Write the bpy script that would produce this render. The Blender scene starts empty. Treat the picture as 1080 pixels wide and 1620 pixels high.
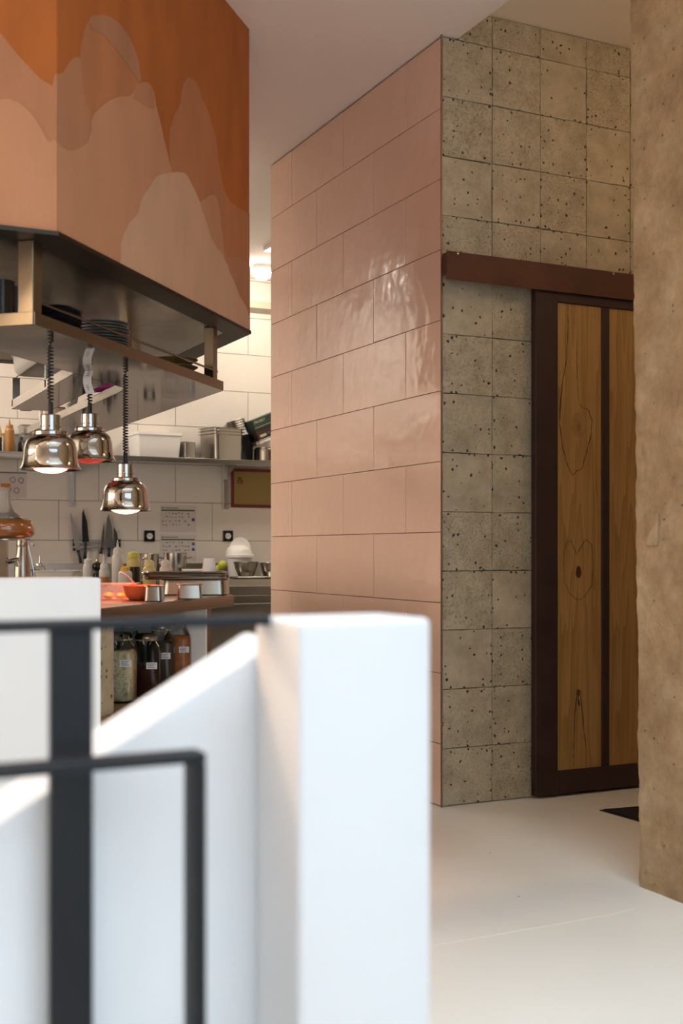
import bpy, bmesh, math, random
from mathutils import Vector, Matrix, noise as mnoise
random.seed(7)
scene = bpy.context.scene
COL = scene.collection
PI = math.pi

# ------------------------------------------------------------------ camera
FPX, CX, CY = 1874.0, 540.0, 871.0          # focal length and horizon of the 1080x1620 frame
FW, RT = (0.4367, 0.8996), (0.8996, -0.4367)
CAM = (-2.578, -4.340, 1.09)
CAMROT = math.atan2(-0.4367, 0.8996)
cam_data = bpy.data.cameras.new('camera')
cam = bpy.data.objects.new('camera', cam_data)
COL.objects.link(cam)
cam_data.sensor_fit = 'VERTICAL'
cam_data.sensor_height = 36.0
cam_data.lens = 36.0 * FPX / 1620.0
cam_data.shift_y = (CY - 810.0) / 1620.0
cam_data.clip_start = 0.02
cam.location = CAM
cam.rotation_euler = (PI / 2, 0, CAMROT)
cam_data.dof.use_dof = True
cam_data.dof.focus_distance = 5.6
cam_data.dof.aperture_fstop = 3.4
scene.camera = cam

# ------------------------------------------------------------------ world, large lights, exposure
scene.view_settings.view_transform = 'Standard'
scene.view_settings.look = 'None'
scene.view_settings.gamma = 1.0
scene.view_settings.use_curve_mapping = False
scene.view_settings.exposure = 0.60
scene.cycles.adaptive_threshold = 0.02
scene.cycles.max_bounces = 8
scene.cycles.diffuse_bounces = 4
scene.cycles.glossy_bounces = 4
scene.cycles.transmission_bounces = 8
scene.cycles.caustics_reflective = False
scene.cycles.caustics_refractive = False
scene.cycles.sample_clamp_indirect = 6.0
world = bpy.data.worlds.new('world')
scene.world = world
world.use_nodes = True
bg = world.node_tree.nodes['Background']
bg.inputs[0].default_value = (0.72, 0.84, 1.0, 1)
bg.inputs[1].default_value = 1.0


def lamp(kind, name, loc, energy, color, rot=(0, 0, 0), **kw):
    l = bpy.data.lights.new(name, kind)
    l.energy = energy
    l.color = color
    for k, v in kw.items():
        setattr(l, k, v)
    o = bpy.data.objects.new(name, l)
    o.location = loc
    o.rotation_euler = rot
    COL.objects.link(o)
    return o


# daylight through the shop window behind the photographer
lamp('AREA', 'window_daylight', (-1.75, -5.75, 1.75), 19.2, (0.70, 0.86, 1.0), (PI / 2, 0, 0),
     shape='RECTANGLE', size=3.3, size_y=2.5)
# daylight through the rooflight over the stairs
lamp('AREA', 'rooflight_daylight', (-1.48, -3.40, 7.44), 214, (0.63, 0.84, 1.0), (0, 0, 0),
     shape='RECTANGLE', size=2.6, size_y=2.2)
# daylight through the window of the dining room on the left
lamp('AREA', 'side_window_daylight', (-5.90, 0.3, 1.75), 66, (1.0, 0.83, 0.68), (0, -PI / 2, 0),
     shape='RECTANGLE', size=2.3, size_y=3.4)
# ceiling panels of the kitchen, between hood and back wall
KITCHEN_PANELS = ((-2.45, 3.80), (0.95, 3.3))
for kx, ky in KITCHEN_PANELS:
    lamp('AREA', 'kitchen_panel_light', (kx, ky, 3.235), 44 if kx < 0 else 11, (1.0, 0.92, 0.84), (0, 0, 0),
         shape='RECTANGLE', size=0.55, size_y=0.55)
# warm pendants: one behind the plaster wall, two added unseen to warm the interior
CEIL_Z = 3.28
PENDANTS = ((-4.4, -1.1, 2.5, CEIL_Z), (1.25, -1.3, 3.12, CEIL_Z + 0.13), (-2.6, -2.3, 2.75, CEIL_Z))
PENDANT_WATTS = (70, 9.5, 3.5)                       # given off by the glass globes themselves


# ------------------------------------------------------------------ measuring helpers (frame pixel -> point in the room)
def ray(px, py):
    a, b = (px - CX) / FPX, -(py - CY) / FPX
    return (FW[0] + a * RT[0], FW[1] + a * RT[1], b)


def at(px, py, ax, v):
    d = ray(px, py)
    t = (v - CAM[ax]) / d[ax]
    return Vector(CAM[i] + t * d[i] for i in range(3))


def pz(px, py, Z):
    d = ray(px, py)
    return Vector(CAM[i] + Z * d[i] for i in range(3))


# ------------------------------------------------------------------ materials
def newmat(name):
    m = bpy.data.materials.new(name)
    m.use_nodes = True
    nt = m.node_tree
    return m, nt, nt.nodes['Principled BSDF']


def srgb(r, g, b):
    f = lambda c: (c / 255 / 12.92) if c / 255 <= 0.04045 else ((c / 255 + 0.055) / 1.055) ** 2.4
    return (f(r), f(g), f(b))


def mat(name, col, rough=0.5, metal=0.0, col2=None, scale=6.0, stretch=(1, 1, 1), bump=0.0, bscale=None,
        trans=0.0, ior=1.45, emit=None, estr=0.0, coat=0.0, spec=0.5, detail=5, alpha=1.0, sss=0.0, rough2=None):
    m, nt, p = newmat(name)
    N, L = nt.nodes, nt.links
    p.inputs['Base Color'].default_value = (*col, 1)
    p.inputs['Roughness'].default_value = rough
    p.inputs['Metallic'].default_value = metal
    p.inputs['Transmission Weight'].default_value = trans
    p.inputs['IOR'].default_value = ior
    p.inputs['Coat Weight'].default_value = coat
    p.inputs['Specular IOR Level'].default_value = spec
    p.inputs['Alpha'].default_value = alpha
    if sss:
        p.inputs['Subsurface Weight'].default_value = sss
        p.inputs['Subsurface Radius'].default_value = (0.02, 0.015, 0.01)
    if emit:
        p.inputs['Emission Color'].default_value = (*emit, 1)
        p.inputs['Emission Strength'].default_value = estr
    if col2 or bump or rough2 is not None:
        tc = N.new('ShaderNodeTexCoord')
        mp = N.new('ShaderNodeMapping')
        mp.inputs['Scale'].default_value = stretch
        L.new(tc.outputs['Object'], mp.inputs[0])
        nz = N.new('ShaderNodeTexNoise')
        nz.inputs['Scale'].default_value = scale
        nz.inputs['Detail'].default_value = detail
        L.new(mp.outputs[0], nz.inputs['Vector'])
        if col2:
            rp = N.new('ShaderNodeValToRGB')
            rp.color_ramp.elements[0].position = 0.32
            rp.color_ramp.elements[1].position = 0.68
            rp.color_ramp.elements[0].color = (*col, 1)
            rp.color_ramp.elements[1].color = (*col2, 1)
            L.new(nz.outputs['Fac'], rp.inputs[0])
            L.new(rp.outputs[0], p.inputs['Base Color'])
        if rough2 is not None:
            mr = N.new('ShaderNodeMapRange')
            mr.inputs[1].default_value, mr.inputs[2].default_value = 0.3, 0.7
            mr.inputs[3].default_value, mr.inputs[4].default_value = rough, rough2
            L.new(nz.outputs['Fac'], mr.inputs[0])
            L.new(mr.outputs[0], p.inputs['Roughness'])
        if bump:
            nb = N.new('ShaderNodeTexNoise')
            nb.inputs['Scale'].default_value = bscale or scale
            nb.inputs['Detail'].default_value = detail
            L.new(mp.outputs[0], nb.inputs['Vector'])
            bp = N.new('ShaderNodeBump')
            bp.inputs['Strength'].default_value = 1.0
            bp.inputs['Distance'].default_value = bump
            L.new(nb.outputs['Fac'], bp.inputs['Height'])
            L.new(bp.outputs[0], p.inputs['Normal'])
    return m


def concrete_mat():
    m, nt, p = newmat('pitted_concrete')
    N, L = nt.nodes, nt.links
    tc = N.new('ShaderNodeTexCoord')
    oi = N.new('ShaderNodeObjectInfo')
    off = N.new('ShaderNodeVectorMath'); off.operation = 'SCALE'
    cmb = N.new('ShaderNodeCombineXYZ')
    mul = N.new('ShaderNodeMath'); mul.operation = 'MULTIPLY'; mul.inputs[1].default_value = 37.0
    L.new(oi.outputs['Random'], mul.inputs[0])
    for i in range(3):
        L.new(mul.outputs[0], cmb.inputs[i])
    add = N.new('ShaderNodeVectorMath'); add.operation = 'ADD'
    L.new(tc.outputs['Object'], add.inputs[0]); L.new(cmb.outputs[0], add.inputs[1])
    # distance from the middle of the tile: pits crowd along the edges
    sep = N.new('ShaderNodeSeparateXYZ'); L.new(tc.outputs['Object'], sep.inputs[0])
    ax = N.new('ShaderNodeMath'); ax.operation = 'ABSOLUTE'; L.new(sep.outputs[0], ax.inputs[0])
    az = N.new('ShaderNodeMath'); az.operation = 'ABSOLUTE'; L.new(sep.outputs[2], az.inputs[0])
    mx = N.new('ShaderNodeMath'); mx.operation = 'MAXIMUM'; L.new(ax.outputs[0], mx.inputs[0]); L.new(az.outputs[0], mx.inputs[1])
    edge = N.new('ShaderNodeMapRange')
    edge.inputs[1].default_value, edge.inputs[2].default_value = 0.104, 0.126
    edge.inputs[3].default_value, edge.inputs[4].default_value = 0.0, 1.0
    L.new(mx.outputs[0], edge.inputs[0])
    # tone
    n1 = N.new('ShaderNodeTexNoise'); n1.inputs['Scale'].default_value = 9; n1.inputs['Detail'].default_value = 8
    n1.inputs['Roughness'].default_value = 0.65
    L.new(add.outputs[0], n1.inputs['Vector'])
    rp = N.new('ShaderNodeValToRGB')
    rp.color_ramp.elements[0].position = 0.3; rp.color_ramp.elements[1].position = 0.72
    rp.color_ramp.elements[0].color = (0.325, 0.27, 0.185, 1)
    rp.color_ramp.elements[1].color = (0.53, 0.455, 0.325, 1)
    L.new(n1.outputs['Fac'], rp.inputs[0])
    # fine grain that only some tiles have
    n2 = N.new('ShaderNodeTexNoise'); n2.inputs['Scale'].default_value = 110; n2.inputs['Detail'].default_value = 4
    L.new(add.outputs[0], n2.inputs['Vector'])
    g1 = N.new('ShaderNodeMapRange'); g1.inputs[1].default_value, g1.inputs[2].default_value = 0.36, 0.52
    g1.inputs[3].default_value, g1.inputs[4].default_value = 0.62, 1.0
    L.new(n2.outputs['Fac'], g1.inputs[0])
    m1 = N.new('ShaderNodeMix'); m1.data_type = 'RGBA'; m1.blend_type = 'MULTIPLY'
    L.new(rp.outputs[0], m1.inputs[6]); L.new(g1.outputs[0], m1.inputs[7])
    gs = N.new('ShaderNodeMapRange'); gs.inputs[1].default_value, gs.inputs[2].default_value = 0.2, 0.9
    gs.inputs[3].default_value, gs.inputs[4].default_value = 0.1, 0.9
    L.new(oi.outputs['Random'], gs.inputs[0]); L.new(gs.outputs[0], m1.inputs[0])
    # pits
    nd = N.new('ShaderNodeTexNoise'); nd.inputs['Scale'].default_value = 60
    L.new(add.outputs[0], nd.inputs['Vector'])
    dsc = N.new('ShaderNodeVectorMath'); dsc.operation = 'SCALE'; dsc.inputs['Scale'].default_value = 0.016
    L.new(nd.outputs['Color'], dsc.inputs[0])
    ad2 = N.new('ShaderNodeVectorMath'); ad2.operation = 'ADD'
    L.new(add.outputs[0], ad2.inputs[0]); L.new(dsc.outputs[0], ad2.inputs[1])
    vo = N.new('ShaderNodeTexVoronoi'); vo.inputs['Scale'].default_value = 44
    L.new(ad2.outputs[0], vo.inputs['Vector'])
    sc_ = N.new('ShaderNodeSeparateColor'); L.new(vo.outputs['Color'], sc_.inputs[0])
    # radius of each pit: random, most of them nothing; larger near the edge
    thr = N.new('ShaderNodeMapRange'); thr.clamp = True
    thr.inputs[1].default_value, thr.inputs[2].default_value = 0.55, 1.0
    thr.inputs[3].default_value, thr.inputs[4].default_value = 0.0, 0.30
    eadd = N.new('ShaderNodeMath'); eadd.operation = 'MULTIPLY_ADD'; eadd.inputs[1].default_value = 0.36
    L.new(edge.outputs[0], eadd.inputs[0]); L.new(sc_.outputs[0], eadd.inputs[2])
    L.new(eadd.outputs[0], thr.inputs[0])
    lt = N.new('ShaderNodeMath'); lt.operation = 'SUBTRACT'
    L.new(thr.outputs[0], lt.inputs[0]); L.new(vo.outputs['Distance'], lt.inputs[1])
    pit = N.new('ShaderNodeMapRange'); pit.inputs[1].default_value, pit.inputs[2].default_value = 0.0, 0.06
    L.new(lt.outputs[0], pit.inputs[0])
    m2 = N.new('ShaderNodeMix'); m2.data_type = 'RGBA'
    L.new(pit.outputs[0], m2.inputs[0]); L.new(m1.outputs[2], m2.inputs[6])
    m2.inputs[7].default_value = (0.035, 0.026, 0.016, 1)
    L.new(m2.outputs[2], p.inputs['Base Color'])
    p.inputs['Roughness'].default_value = 0.62
    hh = N.new('ShaderNodeMath'); hh.operation = 'MULTIPLY_ADD'; hh.inputs[1].default_value = -2.2
    L.new(pit.outputs[0], hh.inputs[0]); L.new(n2.outputs['Fac'], hh.inputs[2])
    bp = N.new('ShaderNodeBump'); bp.inputs['Distance'].default_value = 0.0022; bp.inputs['Strength'].default_value = 0.9
    L.new(hh.outputs[0], bp.inputs['Height']); L.new(bp.outputs[0], p.inputs['Normal'])
    return m


def plaster_mat():
    m, nt, p = newmat('rough_plaster')
    N, L = nt.nodes, nt.links
    tc = N.new('ShaderNodeTexCoord')
    def noise(scale, detail=6, rough=0.6, vec=None):
        n = N.new('ShaderNodeTexNoise'); n.inputs['Scale'].default_value = scale
        n.inputs['Detail'].default_value = detail; n.inputs['Roughness'].default_value = rough
        L.new(vec or tc.outputs['Object'], n.inputs['Vector'])
        return n
    n1 = noise(5.0, 10, 0.66)
    rp = N.new('ShaderNodeValToRGB')
    e = rp.color_ramp.elements
    e[0].position, e[1].position = 0.30, 0.70
    e[0].color, e[1].color = (0.30, 0.20, 0.115, 1), (0.50, 0.385, 0.25, 1)
    mid = e.new(0.5); mid.color = (0.41, 0.29, 0.17, 1)
    L.new(n1.outputs['Fac'], rp.inputs[0])
    # small dark pock marks
    sx_ = N.new('ShaderNodeSeparateXYZ'); L.new(tc.outputs['Object'], sx_.inputs[0])
    cx_ = N.new('ShaderNodeCombineXYZ'); L.new(sx_.outputs[1], cx_.inputs[0]); L.new(sx_.outputs[2], cx_.inputs[1])
    nw = noise(30, 4)
    dw = N.new('ShaderNodeVectorMath'); dw.operation = 'SCALE'; dw.inputs['Scale'].default_value = 0.02
    L.new(nw.outputs['Color'], dw.inputs[0])
    aw = N.new('ShaderNodeVectorMath'); aw.operation = 'ADD'
    L.new(cx_.outputs[0], aw.inputs[0]); L.new(dw.outputs[0], aw.inputs[1])
    vo = N.new('ShaderNodeTexVoronoi'); vo.voronoi_dimensions = '2D'; vo.inputs['Scale'].default_value = 22
    L.new(aw.outputs[0], vo.inputs['Vector'])
    sc_ = N.new('ShaderNodeSeparateColor'); L.new(vo.outputs['Color'], sc_.inputs[0])
    th = N.new('ShaderNodeMapRange'); th.inputs[1].default_value, th.inputs[2].default_value = 0.66, 1.0
    th.inputs[3].default_value, th.inputs[4].default_value = 0.0, 0.10
    L.new(sc_.outputs[0], th.inputs[0])
    sb = N.new('ShaderNodeMath'); sb.operation = 'SUBTRACT'
    L.new(th.outputs[0], sb.inputs[0]); L.new(vo.outputs['Distance'], sb.inputs[1])
    pit = N.new('ShaderNodeMapRange'); pit.inputs[1].default_value, pit.inputs[2].default_value = 0.0, 0.05
    L.new(sb.outputs[0], pit.inputs[0])
    mx = N.new('ShaderNodeMix'); mx.data_type = 'RGBA'
    mp = N.new('ShaderNodeMath'); mp.operation = 'MULTIPLY'; mp.inputs[1].default_value = 0.55
    L.new(pit.outputs[0], mp.inputs[0]); L.new(mp.outputs[0], mx.inputs[0])
    nf = noise(13, 12, 0.74)
    mf = N.new('ShaderNodeMapRange'); mf.inputs[1].default_value, mf.inputs[2].default_value = 0.34, 0.62
    mf.inputs[3].default_value, mf.inputs[4].default_value = 0.70, 1.12
    L.new(nf.outputs['Fac'], mf.inputs[0])
    mm = N.new('ShaderNodeMix'); mm.data_type = 'RGBA'; mm.blend_type = 'MULTIPLY'; mm.inputs[0].default_value = 0.55
    L.new(rp.outputs[0], mm.inputs[6]); L.new(mf.outputs[0], mm.inputs[7])
    L.new(mm.outputs[2], mx.inputs[6]); mx.inputs[7].default_value = (0.10, 0.055, 0.03, 1)
    L.new(mx.outputs[2], p.inputs['Base Color'])
    p.inputs['Roughness'].default_value = 0.85
    p.inputs['Specular IOR Level'].default_value = 0.2
    n2, n3 = noise(26, 10, 0.68), noise(5, 4)
    ad = N.new('ShaderNodeMath'); ad.operation = 'MULTIPLY_ADD'; ad.inputs[1].default_value = 0.9
    L.new(n3.outputs['Fac'], ad.inputs[0]); L.new(n2.outputs['Fac'], ad.inputs[2])
    s2 = N.new('ShaderNodeMath'); s2.operation = 'SUBTRACT'
    L.new(ad.outputs[0], s2.inputs[0]); L.new(pit.outputs[0], s2.inputs[1])
    bp = N.new('ShaderNodeBump'); bp.inputs['Distance'].default_value = 0.022; bp.inputs['Strength'].default_value = 1.0
    L.new(s2.outputs[0], bp.inputs['Height']); L.new(bp.outputs[0], p.inputs['Normal'])
    return m


def oak_mat(name, dark=1.0):
    m, nt, p = newmat(name)
    N, L = nt.nodes, nt.links
    tc = N.new('ShaderNodeTexCoord')
    # rings bent around a few knots on the board
    sep = N.new('ShaderNodeSeparateXYZ'); L.new(tc.outputs['Object'], sep.inputs[0])
    mp = N.new('ShaderNodeMapping'); mp.inputs['Scale'].default_value = (6, 6, 0.30)
    L.new(tc.outputs['Object'], mp.inputs[0])
    nz = N.new('ShaderNodeTexNoise'); nz.inputs['Scale'].default_value = 1.0; nz.inputs['Detail'].default_value = 3
    L.new(mp.outputs[0], nz.inputs['Vector'])
    m1 = N.new('ShaderNodeMath'); m1.operation = 'MULTIPLY'; m1.inputs[1].default_value = 15.0
    L.new(nz.outputs['Fac'], m1.inputs[0])
    fr = N.new('ShaderNodeMath'); fr.operation = 'FRACT'; L.new(m1.outputs[0], fr.inputs[0])
    rp = N.new('ShaderNodeValToRGB')
    e = rp.color_ramp.elements
    e[0].position, e[1].position = 0.0, 1.0
    c1 = tuple(c * dark for c in (0.29, 0.152, 0.044)); c2 = tuple(c * dark for c in (0.40, 0.225, 0.075))
    e[0].color, e[1].color = (*c1, 1), (*c2, 1)
    k = e.new(0.55); k.color = (*tuple(c * dark for c in (0.375, 0.205, 0.066)), 1)
    L.new(fr.outputs[0], rp.inputs[0])
    mp2 = N.new('ShaderNodeMapping'); mp2.inputs['Scale'].default_value = (150, 150, 5)
    L.new(tc.outputs['Object'], mp2.inputs[0])
    n2 = N.new('ShaderNodeTexNoise'); n2.inputs['Scale'].default_value = 1.0; n2.inputs['Detail'].default_value = 4
    L.new(mp2.outputs[0], n2.inputs['Vector'])
    g = N.new('ShaderNodeMapRange'); g.inputs[1].default_value, g.inputs[2].default_value = 0.3, 0.6
    g.inputs[3].default_value, g.inputs[4].default_value = 0.72, 1.06
    L.new(n2.outputs['Fac'], g.inputs[0])
    mx = N.new('ShaderNodeMix'); mx.data_type = 'RGBA'; mx.blend_type = 'MULTIPLY'; mx.inputs[0].default_value = 0.6
    L.new(rp.outputs[0], mx.inputs[6]); L.new(g.outputs[0], mx.inputs[7])
    L.new(mx.outputs[2], p.inputs['Base Color'])
    p.inputs['Roughness'].default_value = 0.42
    bp = N.new('ShaderNodeBump'); bp.inputs['Distance'].default_value = 0.0006
    L.new(n2.outputs['Fac'], bp.inputs['Height']); L.new(bp.outputs[0], p.inputs['Normal'])
    return m


def floor_mat():
    m, nt, p = newmat('cream_resin_floor')
    N, L = nt.nodes, nt.links
    tc = N.new('ShaderNodeTexCoord')
    n1 = N.new('ShaderNodeTexNoise'); n1.inputs['Scale'].default_value = 1.3; n1.inputs['Detail'].default_value = 6
    L.new(tc.outputs['Object'], n1.inputs['Vector'])
    rp = N.new('ShaderNodeValToRGB')
    rp.color_ramp.elements[0].position, rp.color_ramp.elements[1].position = 0.3, 0.7
    rp.color_ramp.elements[0].color = (0.76, 0.73, 0.675, 1); rp.color_ramp.elements[1].color = (0.81, 0.78, 0.73, 1)
    L.new(n1.outputs['Fac'], rp.inputs[0])
    vo = N.new('ShaderNodeTexVoronoi'); vo.inputs['Scale'].default_value = 9
    L.new(tc.outputs['Object'], vo.inputs['Vector'])
    sc_ = N.new('ShaderNodeSeparateColor'); L.new(vo.outputs['Color'], sc_.inputs[0])
    th = N.new('ShaderNodeMapRange'); th.inputs[1].default_value, th.inputs[2].default_value = 0.8, 1.0
    th.inputs[3].default_value, th.inputs[4].default_value = 0.0, 0.045
    L.new(sc_.outputs[0], th.inputs[0])
    lt = N.new('ShaderNodeMath'); lt.operation = 'LESS_THAN'
    L.new(vo.outputs['Distance'], lt.inputs[0]); L.new(th.outputs[0], lt.inputs[1])
    mx = N.new('ShaderNodeMix'); mx.data_type = 'RGBA'
    L.new(lt.outputs[0], mx.inputs[0]); L.new(rp.outputs[0], mx.inputs[6]); mx.inputs[7].default_value = (0.28, 0.22, 0.16, 1)
    L.new(mx.outputs[2], p.inputs['Base Color'])
    n2 = N.new('ShaderNodeTexNoise'); n2.inputs['Scale'].default_value = 4; n2.inputs['Detail'].default_value = 5
    L.new(tc.outputs['Object'], n2.inputs['Vector'])
    mr = N.new('ShaderNodeMapRange'); mr.inputs[3].default_value, mr.inputs[4].default_value = 0.26, 0.42
    L.new(n2.outputs['Fac'], mr.inputs[0]); L.new(mr.outputs[0], p.inputs['Roughness'])
    bp = N.new('ShaderNodeBump'); bp.inputs['Distance'].default_value = 0.004; bp.inputs['Strength'].default_value = 0.35
    L.new(n2.outputs['Fac'], bp.inputs['Height']); L.new(bp.outputs[0], p.inputs['Normal'])
    return m


def thin_glass(name, tint, rough=0.02, edge=0.12, haze=0.0, hazecol=(0.9, 0.88, 0.84)):
    m, nt, p = newmat(name)
    N, L = nt.nodes, nt.links
    tr = N.new('ShaderNodeBsdfTransparent'); tr.inputs[0].default_value = (*tint, 1)
    p.inputs['Base Color'].default_value = (*hazecol, 1)
    gl = N.new('ShaderNodeBsdfGlossy'); gl.inputs['Roughness'].default_value = rough
    lw = N.new('ShaderNodeLayerWeight'); lw.inputs['Blend'].default_value = edge
    m1 = N.new('ShaderNodeMixShader'); m2 = N.new('ShaderNodeMixShader')
    L.new(lw.outputs['Fresnel'], m1.inputs[0]); L.new(tr.outputs[0], m1.inputs[1]); L.new(gl.outputs[0], m1.inputs[2])
    df = N.new('ShaderNodeBsdfTranslucent'); df.inputs[0].default_value = (*hazecol, 1)
    p.inputs['Roughness'].default_value = 0.4
    m2.inputs[0].default_value = haze
    L.new(m1.outputs[0], m2.inputs[1]); L.new(p.outputs[0], m2.inputs[2])
    out = N['Material Output']
    L.new(m2.outputs[0], out.inputs['Surface'])
    return m


M = {}
M['concrete'] = concrete_mat()
M['plaster'] = plaster_mat()
M['oak'] = oak_mat('oak_board')
M['oak_shelf'] = oak_mat('oak_shelf', 0.8)
M['floor'] = floor_mat()
M['pink_tile'] = mat('pink_glazed_tile', (0.86, 0.60, 0.465), 0.14, col2=(0.89, 0.625, 0.485), scale=3, bump=0.005, bscale=8.0, detail=2)
M['pink_grout'] = mat('brown_grout', (0.22, 0.13, 0.09), 0.9)
M['white_tile'] = mat('cream_glazed_tile', (0.78, 0.73, 0.655), 0.25, col2=(0.82, 0.77, 0.695), scale=2)
M['grey_grout'] = mat('grey_grout', (0.30, 0.26, 0.20), 0.9)
M['dark_grout'] = mat('dark_grout', (0.085, 0.068, 0.045), 0.95)
M['ceiling'] = mat('ceiling_paint', (0.92, 0.83, 0.77), 0.9, col2=(0.94, 0.85, 0.79), scale=1.5)
M['ceiling_warm_lit'] = mat('ceiling_paint_warm_lit', (0.84, 0.74, 0.60), 0.9, col2=(0.86, 0.76, 0.62), scale=1.5)  # passage ceiling: glow of the warm lamp put into the paint colour
M['wall_paint'] = mat('white_wall_paint', (0.74, 0.70, 0.64), 0.85)
M['white_gloss'] = mat('white_satin_paint', (0.86, 0.87, 0.89), 0.45, bump=0.0012, bscale=14)
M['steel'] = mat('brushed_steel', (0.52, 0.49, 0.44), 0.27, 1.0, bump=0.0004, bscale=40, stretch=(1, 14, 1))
M['steel_shaded'] = mat('brushed_steel_shaded', (0.25, 0.215, 0.17), 0.27, 1.0, bump=0.0004, bscale=40, stretch=(1, 14, 1))  # same steel darkened in colour, standing in for reflections of the dim room
M['steel_mirror'] = mat('polished_steel', (0.44, 0.40, 0.345), 0.06, 1.0, bump=0.0008, bscale=3, detail=1)
M['steel_dark'] = mat('greasy_dark_steel', (0.26, 0.235, 0.20), 0.24, 1.0, col2=(0.34, 0.30, 0.25), scale=5, bump=0.002, bscale=4)
M['pan_steel'] = mat('pan_steel', (0.37, 0.345, 0.305), 0.27, 1.0)
M['chrome'] = mat('chrome', (0.45, 0.435, 0.415), 0.045, 1.0)
M['black_metal'] = mat('black_powder_coat', (0.014, 0.015, 0.018), 0.45, 0.0, spec=0.3)
M['rust'] = mat('rusted_steel', (0.060, 0.017, 0.008), 0.55, 0.1, col2=(0.095, 0.028, 0.011), scale=7, bump=0.001, bscale=60, stretch=(1, 1, 1))
M['rust_dark'] = mat('dark_rusted_steel', (0.026, 0.011, 0.009), 0.5, 0.1, col2=(0.042, 0.019, 0.015), scale=6, bump=0.001, bscale=50)
M['black'] = mat('black_rubber', (0.012, 0.012, 0.013), 0.5)
M['black_gloss'] = mat('black_plastic', (0.014, 0.014, 0.016), 0.22)
M['socket_white'] = mat('white_plastic', (0.80, 0.77, 0.72), 0.4)
M['milky'] = mat('milky_plastic', (0.84, 0.80, 0.72), 0.4, sss=0.25)
M['white_plastic'] = mat('white_tub_plastic', (0.86, 0.84, 0.80), 0.35)
M['clear_plastic'] = thin_glass('clear_plastic', (0.95, 0.94, 0.91), 0.08, 0.25, 0.22)
M['glass'] = thin_glass('clear_glass', (0.96, 0.97, 0.95), 0.01, 0.22)
M['paper'] = mat('white_paper', (0.82, 0.80, 0.79), 0.8)
M['notice_paper'] = mat('laminated_notice_paper', (0.66, 0.61, 0.58), 0.6)
M['print_grey'] = mat('grey_print', (0.20, 0.19, 0.18), 0.8)
M['print_green'] = mat('green_print', (0.05, 0.13, 0.015), 0.8)
M['print_blue'] = mat('blue_print', (0.05, 0.09, 0.20), 0.8)
M['print_orange'] = mat('orange_print', (0.60, 0.20, 0.03), 0.7)
M['ink'] = mat('handwriting_ink', (0.06, 0.06, 0.12), 0.8)
M['board_red'] = mat('red_frame_paint', (0.17, 0.022, 0.009), 0.5)
M['board_yellow'] = mat('yellow_enamel', (0.34, 0.235, 0.075), 0.35)
M['red_bowl'] = mat('red_glazed_ceramic', (0.78, 0.13, 0.045), 0.3)
M['plate_dark'] = mat('dark_stoneware', (0.11, 0.105, 0.095), 0.35, col2=(0.16, 0.15, 0.135), scale=20)
M['olive_dish'] = mat('olive_stoneware', (0.17, 0.115, 0.04), 0.4)
M['sauce_white'] = mat('white_sauce_bottle', (0.83, 0.78, 0.68), 0.4, sss=0.2)
M['sauce_yellow'] = mat('yellow_sauce_bottle', (0.85, 0.66, 0.26), 0.4, sss=0.2)
M['sauce_pink'] = mat('pinkish_sauce_bottle', (0.84, 0.68, 0.56), 0.4, sss=0.2)
M['sauce_brown'] = mat('brown_sauce', (0.36, 0.17, 0.05), 0.4)
M['sauce_amber'] = mat('amber_dressing', (0.50, 0.24, 0.05), 0.35)
M['oil_green'] = mat('greenish_oil', (0.20, 0.17, 0.07), 0.25)
M['dark_sauce'] = mat('dark_soy_sauce', (0.035, 0.02, 0.014), 0.2)
M['lid_yellow'] = mat('yellow_lid', (0.72, 0.68, 0.10), 0.4)
M['lid_orange'] = mat('orange_lid', (0.90, 0.46, 0.03), 0.4)
M['purple_film'] = mat('magenta_film_roll', (0.45, 0.02, 0.26), 0.25)
M['cardboard'] = mat('brown_cardboard', (0.42, 0.26, 0.13), 0.8)
M['green_box'] = mat('dark_green_card', (0.022, 0.045, 0.028), 0.5)
M['dark_box'] = mat('dark_brown_card', (0.045, 0.024, 0.018), 0.5)
M['gold_print'] = mat('pale_gold_print', (0.45, 0.40, 0.26), 0.6)
M['lime'] = mat('lime_peel', (0.48, 0.50, 0.05), 0.4, bump=0.0006, bscale=120)
M['apricot'] = mat('apricot_flesh', (0.85, 0.40, 0.04), 0.5)
M['tea'] = mat('amber_infusion', (0.34, 0.13, 0.035), 0.08, coat=1.0)
M['pickle_pale'] = mat('pale_cabbage', (0.36, 0.255, 0.11), 0.45, col2=(0.80, 0.69, 0.45), scale=48, bump=0.012, bscale=48, stretch=(1, 1, 0.45))
M['shred'] = mat('cabbage_shred', (0.74, 0.63, 0.40), 0.4, col2=(0.86, 0.78, 0.58), scale=30)
M['pickle_dark'] = mat('dark_berry_liquor', (0.040, 0.010, 0.007), 0.2)
M['pickle_brown'] = mat('dark_brown_brine', (0.055, 0.036, 0.026), 0.25)
M['pickle_orange'] = mat('orange_pickles', (0.33, 0.090, 0.018), 0.35, col2=(0.48, 0.15, 0.03), scale=22, bump=0.003, bscale=26)
M['bulb_hot'] = mat('heat_bulb', (1, 0.6, 0.4), 0.3, emit=(1.0, 0.42, 0.26), estr=9.0)
M['bulb_rim'] = mat('glowing_red_bulb_rim', (0.5, 0.03, 0.02), 0.2, emit=(1.0, 0.07, 0.035), estr=2.2)
M['bulb_dim'] = mat('red_heat_bulb', (0.35, 0.02, 0.02), 0.12, emit=(1.0, 0.08, 0.05), estr=0.25)
M['lamp_inside'] = mat('red_lit_reflector', (0.75, 0.60, 0.55), 0.3, 1.0)
M['globe'] = mat('lit_globe', (1, 0.95, 0.85), 0.3, emit=(1.0, 0.86, 0.66), estr=14.0)
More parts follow.
